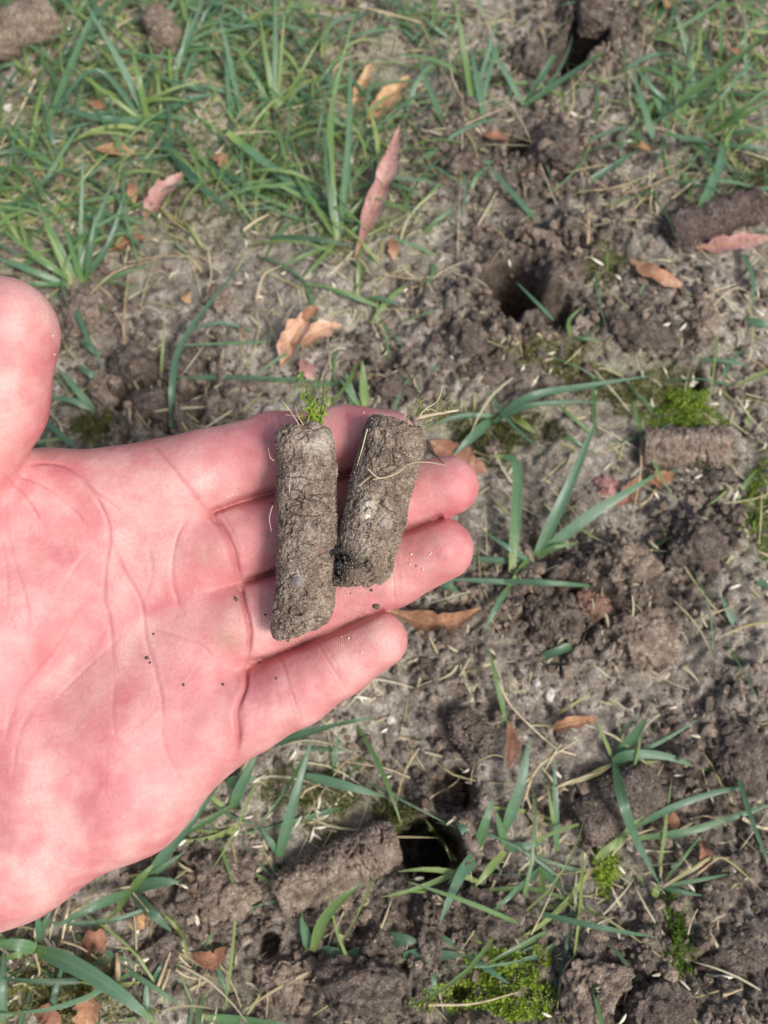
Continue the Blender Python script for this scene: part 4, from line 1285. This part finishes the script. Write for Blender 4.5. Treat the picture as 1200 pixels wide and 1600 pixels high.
tuft('broad dark green blade lying across the bottom left corner', (58, 1482), [
    ([(58, 1484, 3), (120, 1510, 10), (190, 1555, 10), (250, 1605, 6)], 6.2, .1, .3, .5, .1), ([(56, 1482, 3), (25, 1476, 8), (-15, 1474, 8)], 4.8, .2), (B(54, 1484, 0, 1500, 5, 4), 3.0, .42), (B(64, 1470, 58, 1420, 8, 12), 3.0, .12), (B(58, 1474, 80, 1420, 6, 8), 3.0, .1),
    (B(5, 1600, 6, 1480, 5, 4), 3.6, .1), (B(75, 1600, 100, 1500, 4, 3), 3.0, .14)])
tuft('teal blades sticking out below the little finger', (430, 1345), [
    ([(432, 1352, 2), (460, 1250, 14), (488, 1150, 18)], 4.2, .12), (B(362, 1262, 402, 1175, 8, 12), 4.6, .12), ([(478, 1212, 4), (540, 1228, 8), (605, 1246, 6)], 4.0, .12, 0, .15), (B(400, 1168, 542, 1128, 6, 10), 4.4, .08, 0, 0, .3),
    (B(440, 1340, 405, 1290, 5, 6), 2.6, .1), (B(355, 1225, 400, 1215, 6, 6), 5.0, .12), (B(430, 1350, 425, 1400, 4, 4), 3.0, .04), (B(520, 1210, 530, 1140, 5, 6), 1.8, .2)])
tuft('two dark flat blades lying side by side at the bottom centre', (640, 1480), [(B(600, 1466, 655, 1470, 3, 3), 5.0, .04), (B(630, 1494, 728, 1492, 3, 3), 5.2, .04), (B(728, 1492, 800, 1540, 4, 3), 2.4, .1), (B(590, 1480, 520, 1500, 3, 3), 4.2, .06), (B(675, 1560, 680, 1500, 3, 3), 2.6, .12)])
tuft('pair of long narrow blades reaching to the right edge low down', (995, 1295), [([(996, 1290, 2), (1060, 1258, 8), (1130, 1236, 6), (1205, 1226, 4)], 2.8, .1), ([(1000, 1310, 2), (1080, 1298, 6), (1160, 1272, 4), (1210, 1255, 3)], 3.0, .2), ([(960, 1330, 2), (990, 1285, 6), (1045, 1250, 6)], 2.0, .45), (B(1030, 1360, 1050, 1215, 6, 8), 1.4, .45), (B(930, 1345, 980, 1300, 4, 4), 3.2, .5)])
tuft('fine trailing blades meeting in a knot at the lower right', (1034, 1388), [(B(1034, 1388, 1100, 1400, 3, 2), 1.8, .12), (B(1034, 1386, 1150, 1364, 4, 3), 1.6, .2), (B(1022, 1402, 1030, 1380, 3, 3), 2.6, .5), (B(1040, 1375, 1100, 1300, 5, 4), 1.4, .3), ([(1036, 1386, 2), (1080, 1360, 5), (1128, 1340, 6), (1200, 1400, 3)], 1.4, .75)])
tuft('dark narrow blades at the left bottom under the palm edge', (240, 1540), [(B(240, 1545, 262, 1495, 4, 4), 4.4, .08), (B(190, 1510, 285, 1572, 5, 4), 2.0, .14, 0, .4), (B(230, 1580, 228, 1530, 3, 3), 2.6, .1), (B(330, 1475, 355, 1560, 4, 3), 2.2, .1), (B(320, 1590, 450, 1600, 3, 4), 3.4, .25)])
tuft('small arched green blade right of the main dark hole', (892, 525), [([(890, 527, 1), (890, 500, 8), (912, 478, 10)], 2.0, .35), (B(890, 527, 940, 532, 3, 2), 2.0, .15), (B(865, 500, 806, 440, 5, 6), 1.8, .1)])
tuft('dark teal blade left of the main dark hole', (615, 590), [(B(618, 590, 690, 572, 3, 3), 4.0, .06), (B(1000, 460, 1020, 410, 3, 4), 1.6, .15)])
tuft('teal blade tips entering from the right edge', (1190, 506), [(B(1160, 500, 1215, 512, 4, 4), 4.6, .1), (B(1150, 980, 1125, 930, 4, 5), 3.2, .06), (B(1180, 905, 1215, 925, 3, 3), 3.0, .1)])

# short background grass, too dense to count
def grass_stuff(n, weight, label, tint, width, length, name='short_grass', mat='grass', flat=0.5):
    q = scatter(n, weight, 0.007)
    V_, Q_, U_, T_ = [], [], [], []
    k = 0
    for x, y in q:
        z = Hs(x, y)
        an = rng.uniform(0, 2 * math.pi)
        L = rng.uniform(*length) / 1000
        rise = rng.uniform(0.1, 1) * flat
        d = np.array([math.cos(an), math.sin(an), 0])
        s = np.array([-d[1], d[0], 0]) * rng.normal(0, .3)
        pts = np.array([[x, y, z]] + [[x, y, z] + d * L * u + s * L * u * u + np.array([0, 0, L * rise * u * (1.35 - u)]) for u in (.4, .75, 1)])
        zz = H(pts[:, 0], pts[:, 1])
        pts[1:, 2] = np.maximum(pts[1:, 2], np.minimum(zz[1:], z + .01) + 0.0006)
        v, f, uv, t = blade_np(pts, rng.uniform(*width) / 1000, .25, rng.normal(0, .5), False, 2)
        V_.append(v); Q_.append(f + k); U_.append(uv)
        T_.append(tint_of(t, rng.uniform(*tint), .25 * rng.random(), .5 * (rng.random() < .2)))
        k += len(v)
    me = mesh_np(name, np.concatenate(V_), np.concatenate(Q_), np.concatenate(U_), {'tint': np.concatenate(T_)})
    return tag(obj(name, me, M[mat]), label, 'grass', kind='stuff')
GR = [(280, 110, 330, 190, 1), (60, 330, 130, 120, 1), (500, 250, 130, 180, .8), (1120, 130, 130, 150, 1), (700, 90, 90, 120, .4), (80, 1540, 220, 90, .8), (450, 1270, 120, 120, .4), (820, 1380, 120, 90, .25),
      (1060, 640, 120, 60, .15), (560, 460, 90, 60, .25), (330, 1580, 160, 60, .5), (-50, 200, 200, 200, 1)]
gw = lambda px, py, q: np.clip(blobs(px, py, GR) * (0.6 + 0.8 * vnoise(q, .03, 77)), 0, 1) + 0.012
grass_stuff(1800, gw, 'short green grass growing thinly over the lawn', (.0, .58), (.7, 2.3), (12, 46), flat=.75)
grass_stuff(2600, lambda px, py, q: np.clip(gw(px, py, q) * 1.1 + .07, 0, 1), 'dry matted grass thatch lying over the soil', (.74, 1), (.4, 1.1), (8, 34), 'dry_thatch', flat=.25)

grass_stuff(2800, lambda px, py, q: np.clip(.25 + .35 * vnoise(q, .03, 99) + blobs(px, py, GR) * .3, 0, 1), 'pale bits of chopped dry grass littering the soil', (.85, 1), (.4, 1.4), (2.5, 9), 'dry_litter', flat=.2)
# moss cushions
def moss_patch(label, px, py, rx, ry, n, mat, h=2.6, group='moss patches on the soil'):
    a = rng.uniform(0, 2 * math.pi, n)
    r = np.sqrt(rng.random(n)) * (1 + 0.35 * np.sin(3 * a + px) + .2 * np.sin(5 * a))
    x, y = px + rx * r * np.cos(a), py + ry * r * np.sin(a)
    d = RIGHT * ((x - 600) / F)[:, None] + UP * ((800 - y) / F)[:, None] + LOOK
    p = CAM + d * (CAM[2] / -d[:, 2])[:, None]
    hgt = h / 1000 * np.maximum(1.15 - 0.8 * r ** 2, 0) * rng.uniform(.6, 1.2, n)
    p[:, 2] = H(p[:, 0], p[:, 1]) + hgt * rng.uniform(.3, 1, n)
    p = np.repeat(p, 3, 0)
    m = len(p)
    d = rng.normal(0, 1, (m, 3))
    d[:, 2] = np.abs(d[:, 2]) + .3
    d *= (rng.uniform(.0007, .0017, m) / np.linalg.norm(d, axis=1))[:, None]
    b = np.cross(d, rng.normal(0, 1, (m, 3)))
    b *= (.00028 / np.maximum(np.linalg.norm(b, axis=1), 1e-9))[:, None]
    v = np.stack([p - b * .5, p + d * .5 + b, p + d, p + d * .5 - b], 1).reshape(-1, 3)
    parts_f = np.arange(m * 4).reshape(m, 4)
    c = centred(v)[1]
    o = obj('moss', mesh_np('moss', v - c, np.array(parts_f)), M[mat], loc=c)
    return tag(o, label, 'moss', group, 'stuff')
moss_patch('bright green moss cushion on the short grey core', 1068, 648, 52, 34, 1500, 'moss', 4.5)
moss_patch('green moss cushion at the bottom edge', 785, 1540, 100, 55, 2200, 'moss', 3)
moss_patch('moss spot under the small dark hole on the right', 990, 615, 100, 34, 1300, 'dull_moss', 2)
moss_patch('moss between the arching teal blades', 775, 690, 85, 36, 1300, 'dull_moss', 2)
moss_patch('olive moss tuft in the gap between thumb and index finger', 148, 672, 34, 26, 700, 'dull_moss', 4)
moss_patch('moss on the end of the broad slanted core', 618, 1292, 36, 42, 900, 'dull_moss', 5)
moss_patch('thin moss at the right edge among the seeds', 1180, 800, 30, 80, 900, 'moss', 2.5)
moss_patch('narrow moss streak at the lower right', 1050, 1470, 22, 70, 700, 'moss', 2.5)
moss_patch('moss below the kinked blade', 945, 1360, 22, 34, 500, 'moss', 3)
moss_patch('faint moss spot above right of the main hole', 938, 432, 34, 30, 500, 'dull_moss', 2)
moss_patch('thin moss between the small white seeds below the little finger', 500, 1240, 80, 50, 900, 'dull_moss', 2)
moss_patch('moss under the grass at top left', 300, 300, 200, 90, 2200, 'dull_moss', 2)
moss_patch('moss around the tall plant at top centre', 560, 330, 90, 90, 1200, 'dull_moss', 2)
moss_patch('moss in the bottom left corner', 100, 1550, 120, 50, 1300, 'dull_moss', 2.5)
moss_patch('moss under the top grass, left of the lime plant', 430, 90, 140, 80, 1200, 'dull_moss', 2)
moss_patch('moss at the right below the top right grass', 1170, 290, 40, 50, 600, 'dull_moss', 2)
moss_patch('thin moss below the main dark hole', 860, 575, 80, 26, 700, 'dull_moss', 1.6)

# ------------------------------------------------------------------ fallen leaves
def leaf(label, pts, width, mat, curl=0.3, rib=True, shape=1.0):
    """pts px/py/h from stalk to tip; lanceolate blade with a folded midrib, slightly thick"""
    wp = np.array([gp(x, y, h) for x, y, h in pts])
    c = curve(wp, 8)
    m = len(c)
    t = np.linspace(0, 1, m)
    tg = np.gradient(c, axis=0)
    tg /= np.linalg.norm(tg, axis=1)[:, None]
    side = np.cross(tg, [0, 0, 1.0])
    side /= np.linalg.norm(side, axis=1)[:, None]
    up = np.cross(side, tg)
    w = width / 2000 * np.sin(math.pi * np.clip(t, 0.015, .985) ** shape) ** 0.8
    h_ = hash(label) if False else sum(map(ord, label))
    wob = 1 + 0.12 * np.sin(t * 17 + width) + 0.08 * np.sin(t * 31)
    tear = 1 - 0.55 * np.exp(-((t - (h_ % 7) / 10 - .2) / .05) ** 2) - 0.3 * np.exp(-((t - (h_ % 11) / 14 - .15) / .04) ** 2)
    if width == 8.5:
        tear = np.ones(m)
    rows = []
    us = np.array([-1, -.5, 0, .5, 1])
    for lay in (1, -1):
        for u in us:
            zz = curl * abs(u) ** 1.6 * w + 0.06 * w * np.sin(t * 9 + 3 * u)
            rows.append(c + side * (u * w * (wob * (tear if u * (1 if h_ % 2 else -1) > 0 else 1)))[:, None] + up * (zz + lay * 0.00012 * (1 if abs(u) < 1 else 0))[:, None])
    P = np.stack(rows, 1)
    idx = np.arange(m * 10).reshape(m, 10)
    q = [np.stack([idx[:-1, k], idx[:-1, k + 1], idx[1:, k + 1], idx[1:, k]], 1) for k in range(4)]
    q += [np.stack([idx[:-1, k + 1], idx[:-1, k], idx[1:, k], idx[1:, k + 1]], 1) for k in range(5, 9)]
    o = mesh_at('fallen_leaf', [(P.reshape(-1, 3), np.concatenate(q))], M[mat])
    tag(o, label, 'leaf', 'dead leaves on the lawn')
    if rib:
        r = tube_np(c + up * 0.0002, np.linspace(.00042, .00015, m), 5)
        mesh_at('midrib', [r], M['leaf_tan'] if mat != 'leaf_tan' else M['leaf_brown'], o)
    return o
leaf('long pointed pink leaf standing in the grass at top centre', [(556, 400, 4), (582, 330, 9), (605, 270, 12), (624, 196, 14)], 8.5, 'leaf_pink', .6)
leaf('tan leaf with orange tip among the top centre grass', [(572, 190, 3), (605, 160, 8), (640, 118, 8)], 10, 'leaf_tan', .5)
leaf('pale tan curled leaf left of the tan leaf with orange tip', [(548, 185, 2), (565, 140, 5), (582, 95, 5)], 6, 'leaf_tan', .6)
leaf('curled peach coloured leaf with a torn edge above the longer core', [(440, 572, 3), (462, 525, 9), (490, 482, 10)], 10, 'leaf_peach', .9)
leaf('broad peach leaf overlapping the curled torn leaf', [(455, 545, 2), (495, 522, 7), (535, 508, 5)], 9, 'leaf_peach', .5)
leaf('bright orange curled tip at the top of the curled leaf', [(476, 500, 11), (486, 490, 13), (496, 480, 12)], 6, 'leaf_orange', .6, False)
leaf('small torn pinkish leaf below the curled torn leaf', [(470, 562, 1), (480, 578, 3), (490, 598, 2)], 6, 'leaf_pink', .4, False)
leaf('pinkish leaf lying in the left grass above the thumb', [(225, 345, 2), (250, 305, 6), (290, 268, 5)], 9, 'leaf_pink', .5)
leaf('tan leaf under the dark blades at left', [(150, 232, 2), (180, 236, 5), (215, 242, 3)], 7, 'leaf_tan', .4)
leaf('brown leaf below the pinkish left leaf', [(170, 392, 2), (195, 380, 4), (228, 368, 3)], 7, 'leaf_brown', .4)
leaf('orange leaf right of the pale seeds at upper right', [(985, 405, 2), (1020, 430, 5), (1072, 450, 3)], 8, 'leaf_orange', .4)
leaf('pink leaf below the dark moist core at the right edge', [(1088, 388, 2), (1140, 382, 5), (1212, 370, 4)], 9, 'leaf_pink', .3)
leaf('long rusty leaf between ring and little fingertips', [(610, 955, 3), (660, 972, 7), (700, 976, 8), (752, 950, 7)], 8, 'leaf_orange', .9)
leaf('brown leaf behind the middle fingertip', [(672, 690, 2), (712, 712, 4), (762, 738, 3)], 11, 'leaf_brown', .3)
leaf('small orange leaf tip at the end of the pale long blade', [(1008, 752, 2), (1030, 750, 3), (1052, 740, 2)], 7, 'leaf_orange', .3, False)
leaf('reddish leaf behind the pinkish stone at right', [(965, 790, 1), (985, 770, 4), (1002, 745, 3)], 7, 'leaf_brown', .4, False)
leaf('small curled orange leaf right of the white crumbs', [(862, 1138, 2), (890, 1132, 5), (935, 1122, 4)], 5, 'leaf_orange', .6)
leaf('tan leaf fragment below the palm edge at bottom left', [(128, 1475, 2), (150, 1472, 6), (168, 1468, 4)], 8, 'leaf_brown', .5, False)
leaf('pointed orange leaf at the bottom edge left', [(136, 1612, 3), (136, 1585, 7), (135, 1550, 6)], 9, 'leaf_orange', .4)
leaf('small brown leaf beside the pointed orange leaf', [(55, 1582, 2), (75, 1588, 4), (95, 1605, 3)], 7, 'leaf_brown', .4, False)
leaf('small orange flake under the kinked blade at lower right', [(1035, 1278, 1), (1050, 1284, 3), (1062, 1290, 2)], 6, 'leaf_orange', .3, False)
leaf('narrow rusty leaf right of the folded blade', [(1096, 1312, 2), (1102, 1335, 4), (1098, 1362, 2)], 4.5, 'leaf_brown', .5, False)
leaf('small orange flake left of the pinkish left leaf', [(205, 285, 2), (208, 300, 4), (210, 318, 2)], 5, 'leaf_orange', .3, False)
leaf('yellow flake above the long bent blade', [(284, 458, 2), (291, 465, 4), (298, 472, 2)], 4.5, 'leaf_tan', .3, False)
leaf('orange flake at the foot of the top right plant', [(985, 226, 2), (1000, 229, 4), (1018, 232, 2)], 5, 'leaf_orange', .3, False)
leaf('rusty flake left of the large dark clod', [(755, 208, 2), (772, 212, 4), (795, 216, 2)], 6, 'leaf_brown', .3, False)
leaf('orange flake below the long pink leaf', [(612, 372, 2), (614, 388, 4), (616, 408, 2)], 5, 'leaf_orange', .3, False)
leaf('orange curl in the moss left of the silvery blade', [(330, 245, 2), (345, 252, 5), (352, 268, 2)], 6, 'leaf_orange', .6, False)
leaf('pale leaf at the top edge right', [(1050, -5, 2), (1048, 5, 4), (1038, 15, 2)], 7, 'leaf_tan', .4, False)
leaf('orange flake inside the dark top left plant', [(140, 160, 3), (155, 165, 5), (170, 168, 3)], 6, 'leaf_orange', .3, False)
leaf('pinkish flake among the lime stems', [(430, 42, 3), (445, 50, 5), (458, 52, 3)], 6, 'leaf_pink', .3, False)
leaf('brown leaf beneath the broad blades at the right rim', [(355, 1480, 2), (330, 1500, 4), (300, 1490, 2)], 6, 'leaf_brown', .4, False)
leaf('brown strip of leaf below the ring finger plant', [(795, 1128, 3), (800, 1165, 6), (795, 1200, 4)], 5, 'leaf_brown', .5, False)
leaf('tan leaf scrap left of the top right plant', [(1110, 75, 2), (1140, 85, 4), (1175, 80, 2)], 6, 'leaf_brown', .4, False)

# ------------------------------------------------------------------ dry stems
STEMS = [
    ([(560, 10, 6), (610, 22, 8), (682, 42, 6)], .0009, 'straight tan dry stalk at the top edge, centre right'),
    ([(55, 125, 6), (30, 175, 6), (2, 225, 4)], .0011, 'pale dry stalk leaning at the left edge near the top'),
    ([(715, 400, 1), (722, 120, 6), (690, 60, 6)], .0004, None), ([(660, 40, 8), (690, 110, 8), (735, 185, 3)], .0006, 'bent dry stalk right of the tan leaf'),
    ([(700, 80, 6), (710, 130, 6), (738, 180, 3)], .0006, None), ([(905, 300, 3), (970, 290, 8), (1060, 255, 6)], .0007, 'long curved dry stem left of the dark moist core'),
    ([(950, 305, 3), (1010, 292, 8), (1075, 262, 6)], .0007, 'second curved dry stem parallel to the long curved one'), ([(1015, 330, 2), (1018, 300, 6), (1020, 285, 6)], .0009, None),
    ([(918, 380, 2), (920, 345, 6), (917, 318, 7)], .0010, 'short upright tan stalk below the curved dry stems'), ([(1050, 310, 3), (1080, 285, 6), (1115, 240, 6)], .0006, None),
    ([(1130, 20, 10), (1150, 60, 12), (1165, 100, 8)], .0005, None), ([(1150, 0, 12), (1170, 50, 10), (1185, 90, 6)], .0005, None), ([(1120, 10, 8), (1135, 60, 10), (1140, 110, 6)], .0005, None),
    ([(1165, 60, 10), (1180, 40, 12), (1200, 35, 12)], .0006, None), ([(1115, 150, 6), (1140, 130, 10), (1160, 128, 8)], .0006, None), ([(1130, 235, 5), (1145, 250, 6), (1152, 265, 4)], .0005, None),
    ([(1002, 670, 4), (1000, 740, 8), (985, 825, 3)], .0007, 'upright thin dry stem crossing the left end of the mossy core'), ([(1000, 790, 4), (1015, 778, 5), (1024, 765, 4)], .0010, 'short thick straw piece below the orange leaf tip'),
    ([(1150, 620, 3), (1175, 655, 4), (1200, 680, 3)], .0007, None), ([(1190, 770, 3), (1188, 820, 4), (1186, 850, 3)], .0006, None),
    ([(775, 1060, 3), (800, 1105, 6), (845, 1150, 4)], .0008, 'thin dry stem right of the little fingertip'), ([(845, 1150, 4), (870, 1170, 6), (900, 1180, 3)], .0007, None),
    ([(820, 1250, 3), (840, 1200, 8), (905, 1155, 6)], .0006, None), ([(840, 1250, 3), (880, 1225, 8), (940, 1205, 6)], .0008, 'curved pale stem leading to the kinked plant'),
    ([(838, 1200, 6), (820, 1240, 8), (812, 1290, 3)], .0005, None), ([(735, 1225, 3), (742, 1195, 12), (770, 1180, 14), (790, 1184, 10)], .0004, 'fine looped dry fibre over the lower small hole'),
    ([(660, 1270, 4), (675, 1245, 12), (705, 1228, 14), (722, 1212, 8)], .0004, 'fine curved fibre arching over the upper part of the big hole'),
    ([(670, 1295, 4), (690, 1310, 8), (705, 1345, 6)], .0007, None), ([(1080, 970, 3), (1110, 960, 6), (1150, 945, 4)], .0006, None),
    ([(1090, 1365, 3), (1120, 1342, 6), (1140, 1340, 6)], .0006, None), ([(1040, 1310, 3), (1060, 1300, 5), (1085, 1290, 4)], .0006, None), ([(1078, 1280, 3), (1105, 1275, 8), (1145, 1290, 5)], .0005, None),
    ([(1160, 1278, 3), (1180, 1290, 4), (1205, 1296, 3)], .0012, 'stout dry stalk at the right edge, low'), ([(95, 1470, 4), (125, 1480, 6), (152, 1498, 4)], .0007, None),
    ([(108, 1405, 3), (102, 1440, 6), (96, 1475, 3)], .0011, 'pale straw standing below the palm edge at left'), ([(55, 1490, 4), (60, 1525, 5), (20, 1540, 4)], .0007, None), ([(120, 1500, 4), (150, 1515, 5), (175, 1530, 3)], .0006, None),
    ([(243, 1550, 3), (258, 1510, 6), (266, 1488, 6)], .0010, 'upright split straw in the lower left'), ([(252, 1550, 3), (262, 1525, 5), (268, 1505, 5)], .0008, None), ([(208, 1395, 4), (225, 1415, 6), (240, 1436, 4)], .0005, None),
    ([(183, 1535, 2), (184, 1510, 5), (182, 1490, 5)], .0018, 'thick yellowish stem base beside the broad bottom left blade'),
    ([(275, 1485, 4), (285, 1500, 5), (298, 1512, 3)], .0006, None), ([(275, 1515, 4), (290, 1525, 5), (310, 1530, 3)], .0006, None), ([(415, 1530, 3), (418, 1560, 4), (416, 1590, 3)], .0006, None),
    ([(180, 490, 3), (192, 510, 6), (195, 540, 4)], .0007, None), ([(200, 430, 3), (195, 480, 8), (192, 530, 4)], .0009, 'frayed dry stem between thumb and the top left grass'), ([(130, 470, 3), (180, 425, 8), (245, 405, 4)], .0006, None),
    ([(200, 410, 3), (260, 400, 5), (350, 405, 3)], .0006, 'long dry stem lying above the bent blade'), ([(325, 390, 3), (330, 430, 6), (322, 460, 3)], .0006, None), ([(400, 470, 3), (412, 430, 6), (440, 415, 4)], .0007, None),
    ([(520, 410, 3), (560, 405, 6), (580, 430, 4)], .0006, None), ([(600, 430, 3), (640, 435, 5), (680, 432, 3)], .0006, None), ([(380, 360, 3), (400, 345, 5), (420, 335, 4)], .0010, None),
    ([(330, 70, 5), (345, 90, 7), (365, 125, 4)], .0006, None), ([(380, 100, 5), (400, 130, 7), (412, 170, 4)], .0006, None), ([(330, 130, 5), (360, 140, 6), (395, 175, 4)], .0005, None), ([(535, 290, 4), (545, 240, 8), (540, 205, 7)], .0010, 'pale dry sheath beside the tall top centre plant'),
    ([(520, 110, 5), (540, 92, 7), (570, 85, 5)], .0005, None), ([(10, 150, 4), (60, 110, 6), (100, 70, 6)], .0006, None), ([(740, 705, 3), (760, 712, 5), (790, 715, 4)], .0006, None),
    ([(870, 320, 4), (800, 165, 6), (740, 165, 5)], .0004, None), ([(705, 205, 3), (760, 180, 6), (805, 162, 4)], .0005, None), ([(870, 160, 3), (900, 130, 5), (930, 90, 4)], .0004, None),
    ([(1000, 310, 3), (960, 260, 4), (880, 270, 4)], .0005, None), ([(1110, 480, 3), (1150, 450, 4), (1190, 470, 3)], .0006, None), ([(100, 690, 3), (92, 660, 5), (70, 640, 4)], .0006, None),
    ([(560, 1180, 3), (530, 1200, 5), (470, 1290, 4)], .0006, None), ([(640, 1215, 3), (600, 1200, 5), (540, 1190, 4)], .0005, None), ([(470, 1245, 4), (478, 1235, 7), (500, 1225, 6)], .0010, None),
    ([(900, 1490, 3), (880, 1520, 5), (870, 1580, 3)], .0005, None), ([(670, 1570, 3), (740, 1568, 5), (810, 1550, 4)], .0007, 'curved pale stem over the bottom moss cushion'), ([(830, 1460, 3), (850, 1420, 6), (868, 1380, 4)], .0005, None),
    ([(905, 1400, 3), (918, 1450, 5), (920, 1490, 3)], .0006, None), ([(1130, 1555, 3), (1140, 1552, 4), (1160, 1545, 3)], .0009, None), ([(1075, 1460, 3), (1080, 1440, 5), (1090, 1420, 4)], .0005, None)]
for pts, r, lab in STEMS:
    o = mesh_at('dry_stem', [fibre(pts, ground=True, rad=r * .75, n=6)], M['straw'])
    mx, my = pts[1][:2]
    where = ('among the top right grass' if mx > 1000 and my < 300 else 'on the soil of the upper right, below the grass' if mx > 780 and my < 560 else 'at the right edge beside the mossy core' if mx > 700 and my < 900 else
             'in the top left grass above the hand' if my < 420 else 'just above the hand' if my < 720 else 'among the blades of the lower right' if mx > 700 else 'below the hand at the lower left')
    tag(o, lab or 'thin pale dry grass stem ' + where, 'dry stem', None if lab else 'thin dry stems ' + where)
    if lab:
        o['group'] = 'distinct dry stalks on the lawn'

# ------------------------------------------------------------------ grass seeds
def seed_mesh(k):
    r_ = np.random.default_rng(50 + k)
    L, Rr = (5.6, 6.6, 4.8)[k] / 1000, (.72, .66, .8)[k] / 1000
    t = np.linspace(0, 1, 8)
    prof = Rr * np.maximum(np.sin(math.pi * t ** .85) ** .8, .1)
    pts = np.stack([(t - .5) * L, .00025 * np.sin(t * 3 + k), .0002 * np.sin(t * 2.5)], 1)
    v, q = tube_np(pts, prof, 6)
    v[:, 2] *= .8
    return mesh_np('seed', v, q)
SM = [seed_mesh(k) for k in range(3)]
for m_ in SM:
    m_.materials.append(M['seed'])
SEED = [(1110, 600, 90, 110, 1), (1170, 760, 50, 110, 1), (1100, 480, 80, 60, .5), (60, 1520, 80, 70, .9), (520, 1280, 90, 80, .8), (250, 1480, 90, 70, .5), (1050, 720, 60, 40, .8), (650, 1130, 90, 70, .4),
        (870, 600, 80, 30, .5), (1000, 400, 60, 60, .4), (450, 330, 180, 120, .25), (250, 260, 160, 100, .2), (1080, 1350, 90, 90, .3), (720, 1330, 80, 90, .3), (640, 480, 60, 80, .3), (1000, 250, 70, 60, .3), (1000, 1560, 160, 60, .25)]
pos = []
while len(pos) < 250:
    c = rng.uniform([0, 0], [1200, 1600])
    w = blobs(np.array([c[0]]), np.array([c[1]]), SEED)[0] + .03
    if rng.random() < w:
        pos.append(c)
pos += [np.array(c) for c in ((1040, 582), (895, 178), (1020, 632), (1095, 630), (860, 180 + 400), (612, 1005 + 30), (1090, 745), (1100, 720), (1168, 824), (403, 1322), (283, 1318), (420, 1275))]
ZONE = [('small pale grass seed among the seeds right of the mossy core', lambda x, y: x > 980 and 420 < y < 960),
        ('small pale grass seed on the soil left of the big hole', lambda x, y: 330 < x < 660 and 1050 < y < 1450),
        ('small pale grass seed in the bottom left corner below the palm', lambda x, y: x <= 400 and y > 1380),
        ('small pale grass seed lying in the top left grass', lambda x, y: x < 700 and y < 660),
        ('small pale grass seed on the bare soil of the upper right', lambda x, y: x >= 700 and y <= 700),
        ('small pale grass seed on the clods of the lower right', lambda x, y: True)]
for i, (x, y) in enumerate(pos):
    p = flat_pt(x, y, 0)
    z = max(float(H(p[0], p[1])[0]), Hs(p[0], p[1]) - .003)
    p = flat_pt(x, y, z + .0009)
    o = obj('grass_seed', SM[i % 3], None, loc=p)
    o.rotation_euler = (rng.uniform(-.3, .3), rng.uniform(-.45, .45), rng.uniform(0, 6.28))
    s = rng.uniform(.65, 1.05)
    o.scale = (s, s, s)
    lab = next(l for l, f in ZONE if f(x, y))
    tag(o, lab, 'seed', 'grass seeds ' + lab.split('seed ', 1)[1])
for o in list(bpy.data.objects):
    if '_org' in o.keys():
        del o['_org']
scene.cycles.max_bounces = 6
scene.cycles.diffuse_bounces = 3
scene.cycles.glossy_bounces = 2
scene.cycles.transmission_bounces = 3
scene.cycles.caustics_reflective = False
scene.cycles.caustics_refractive = False
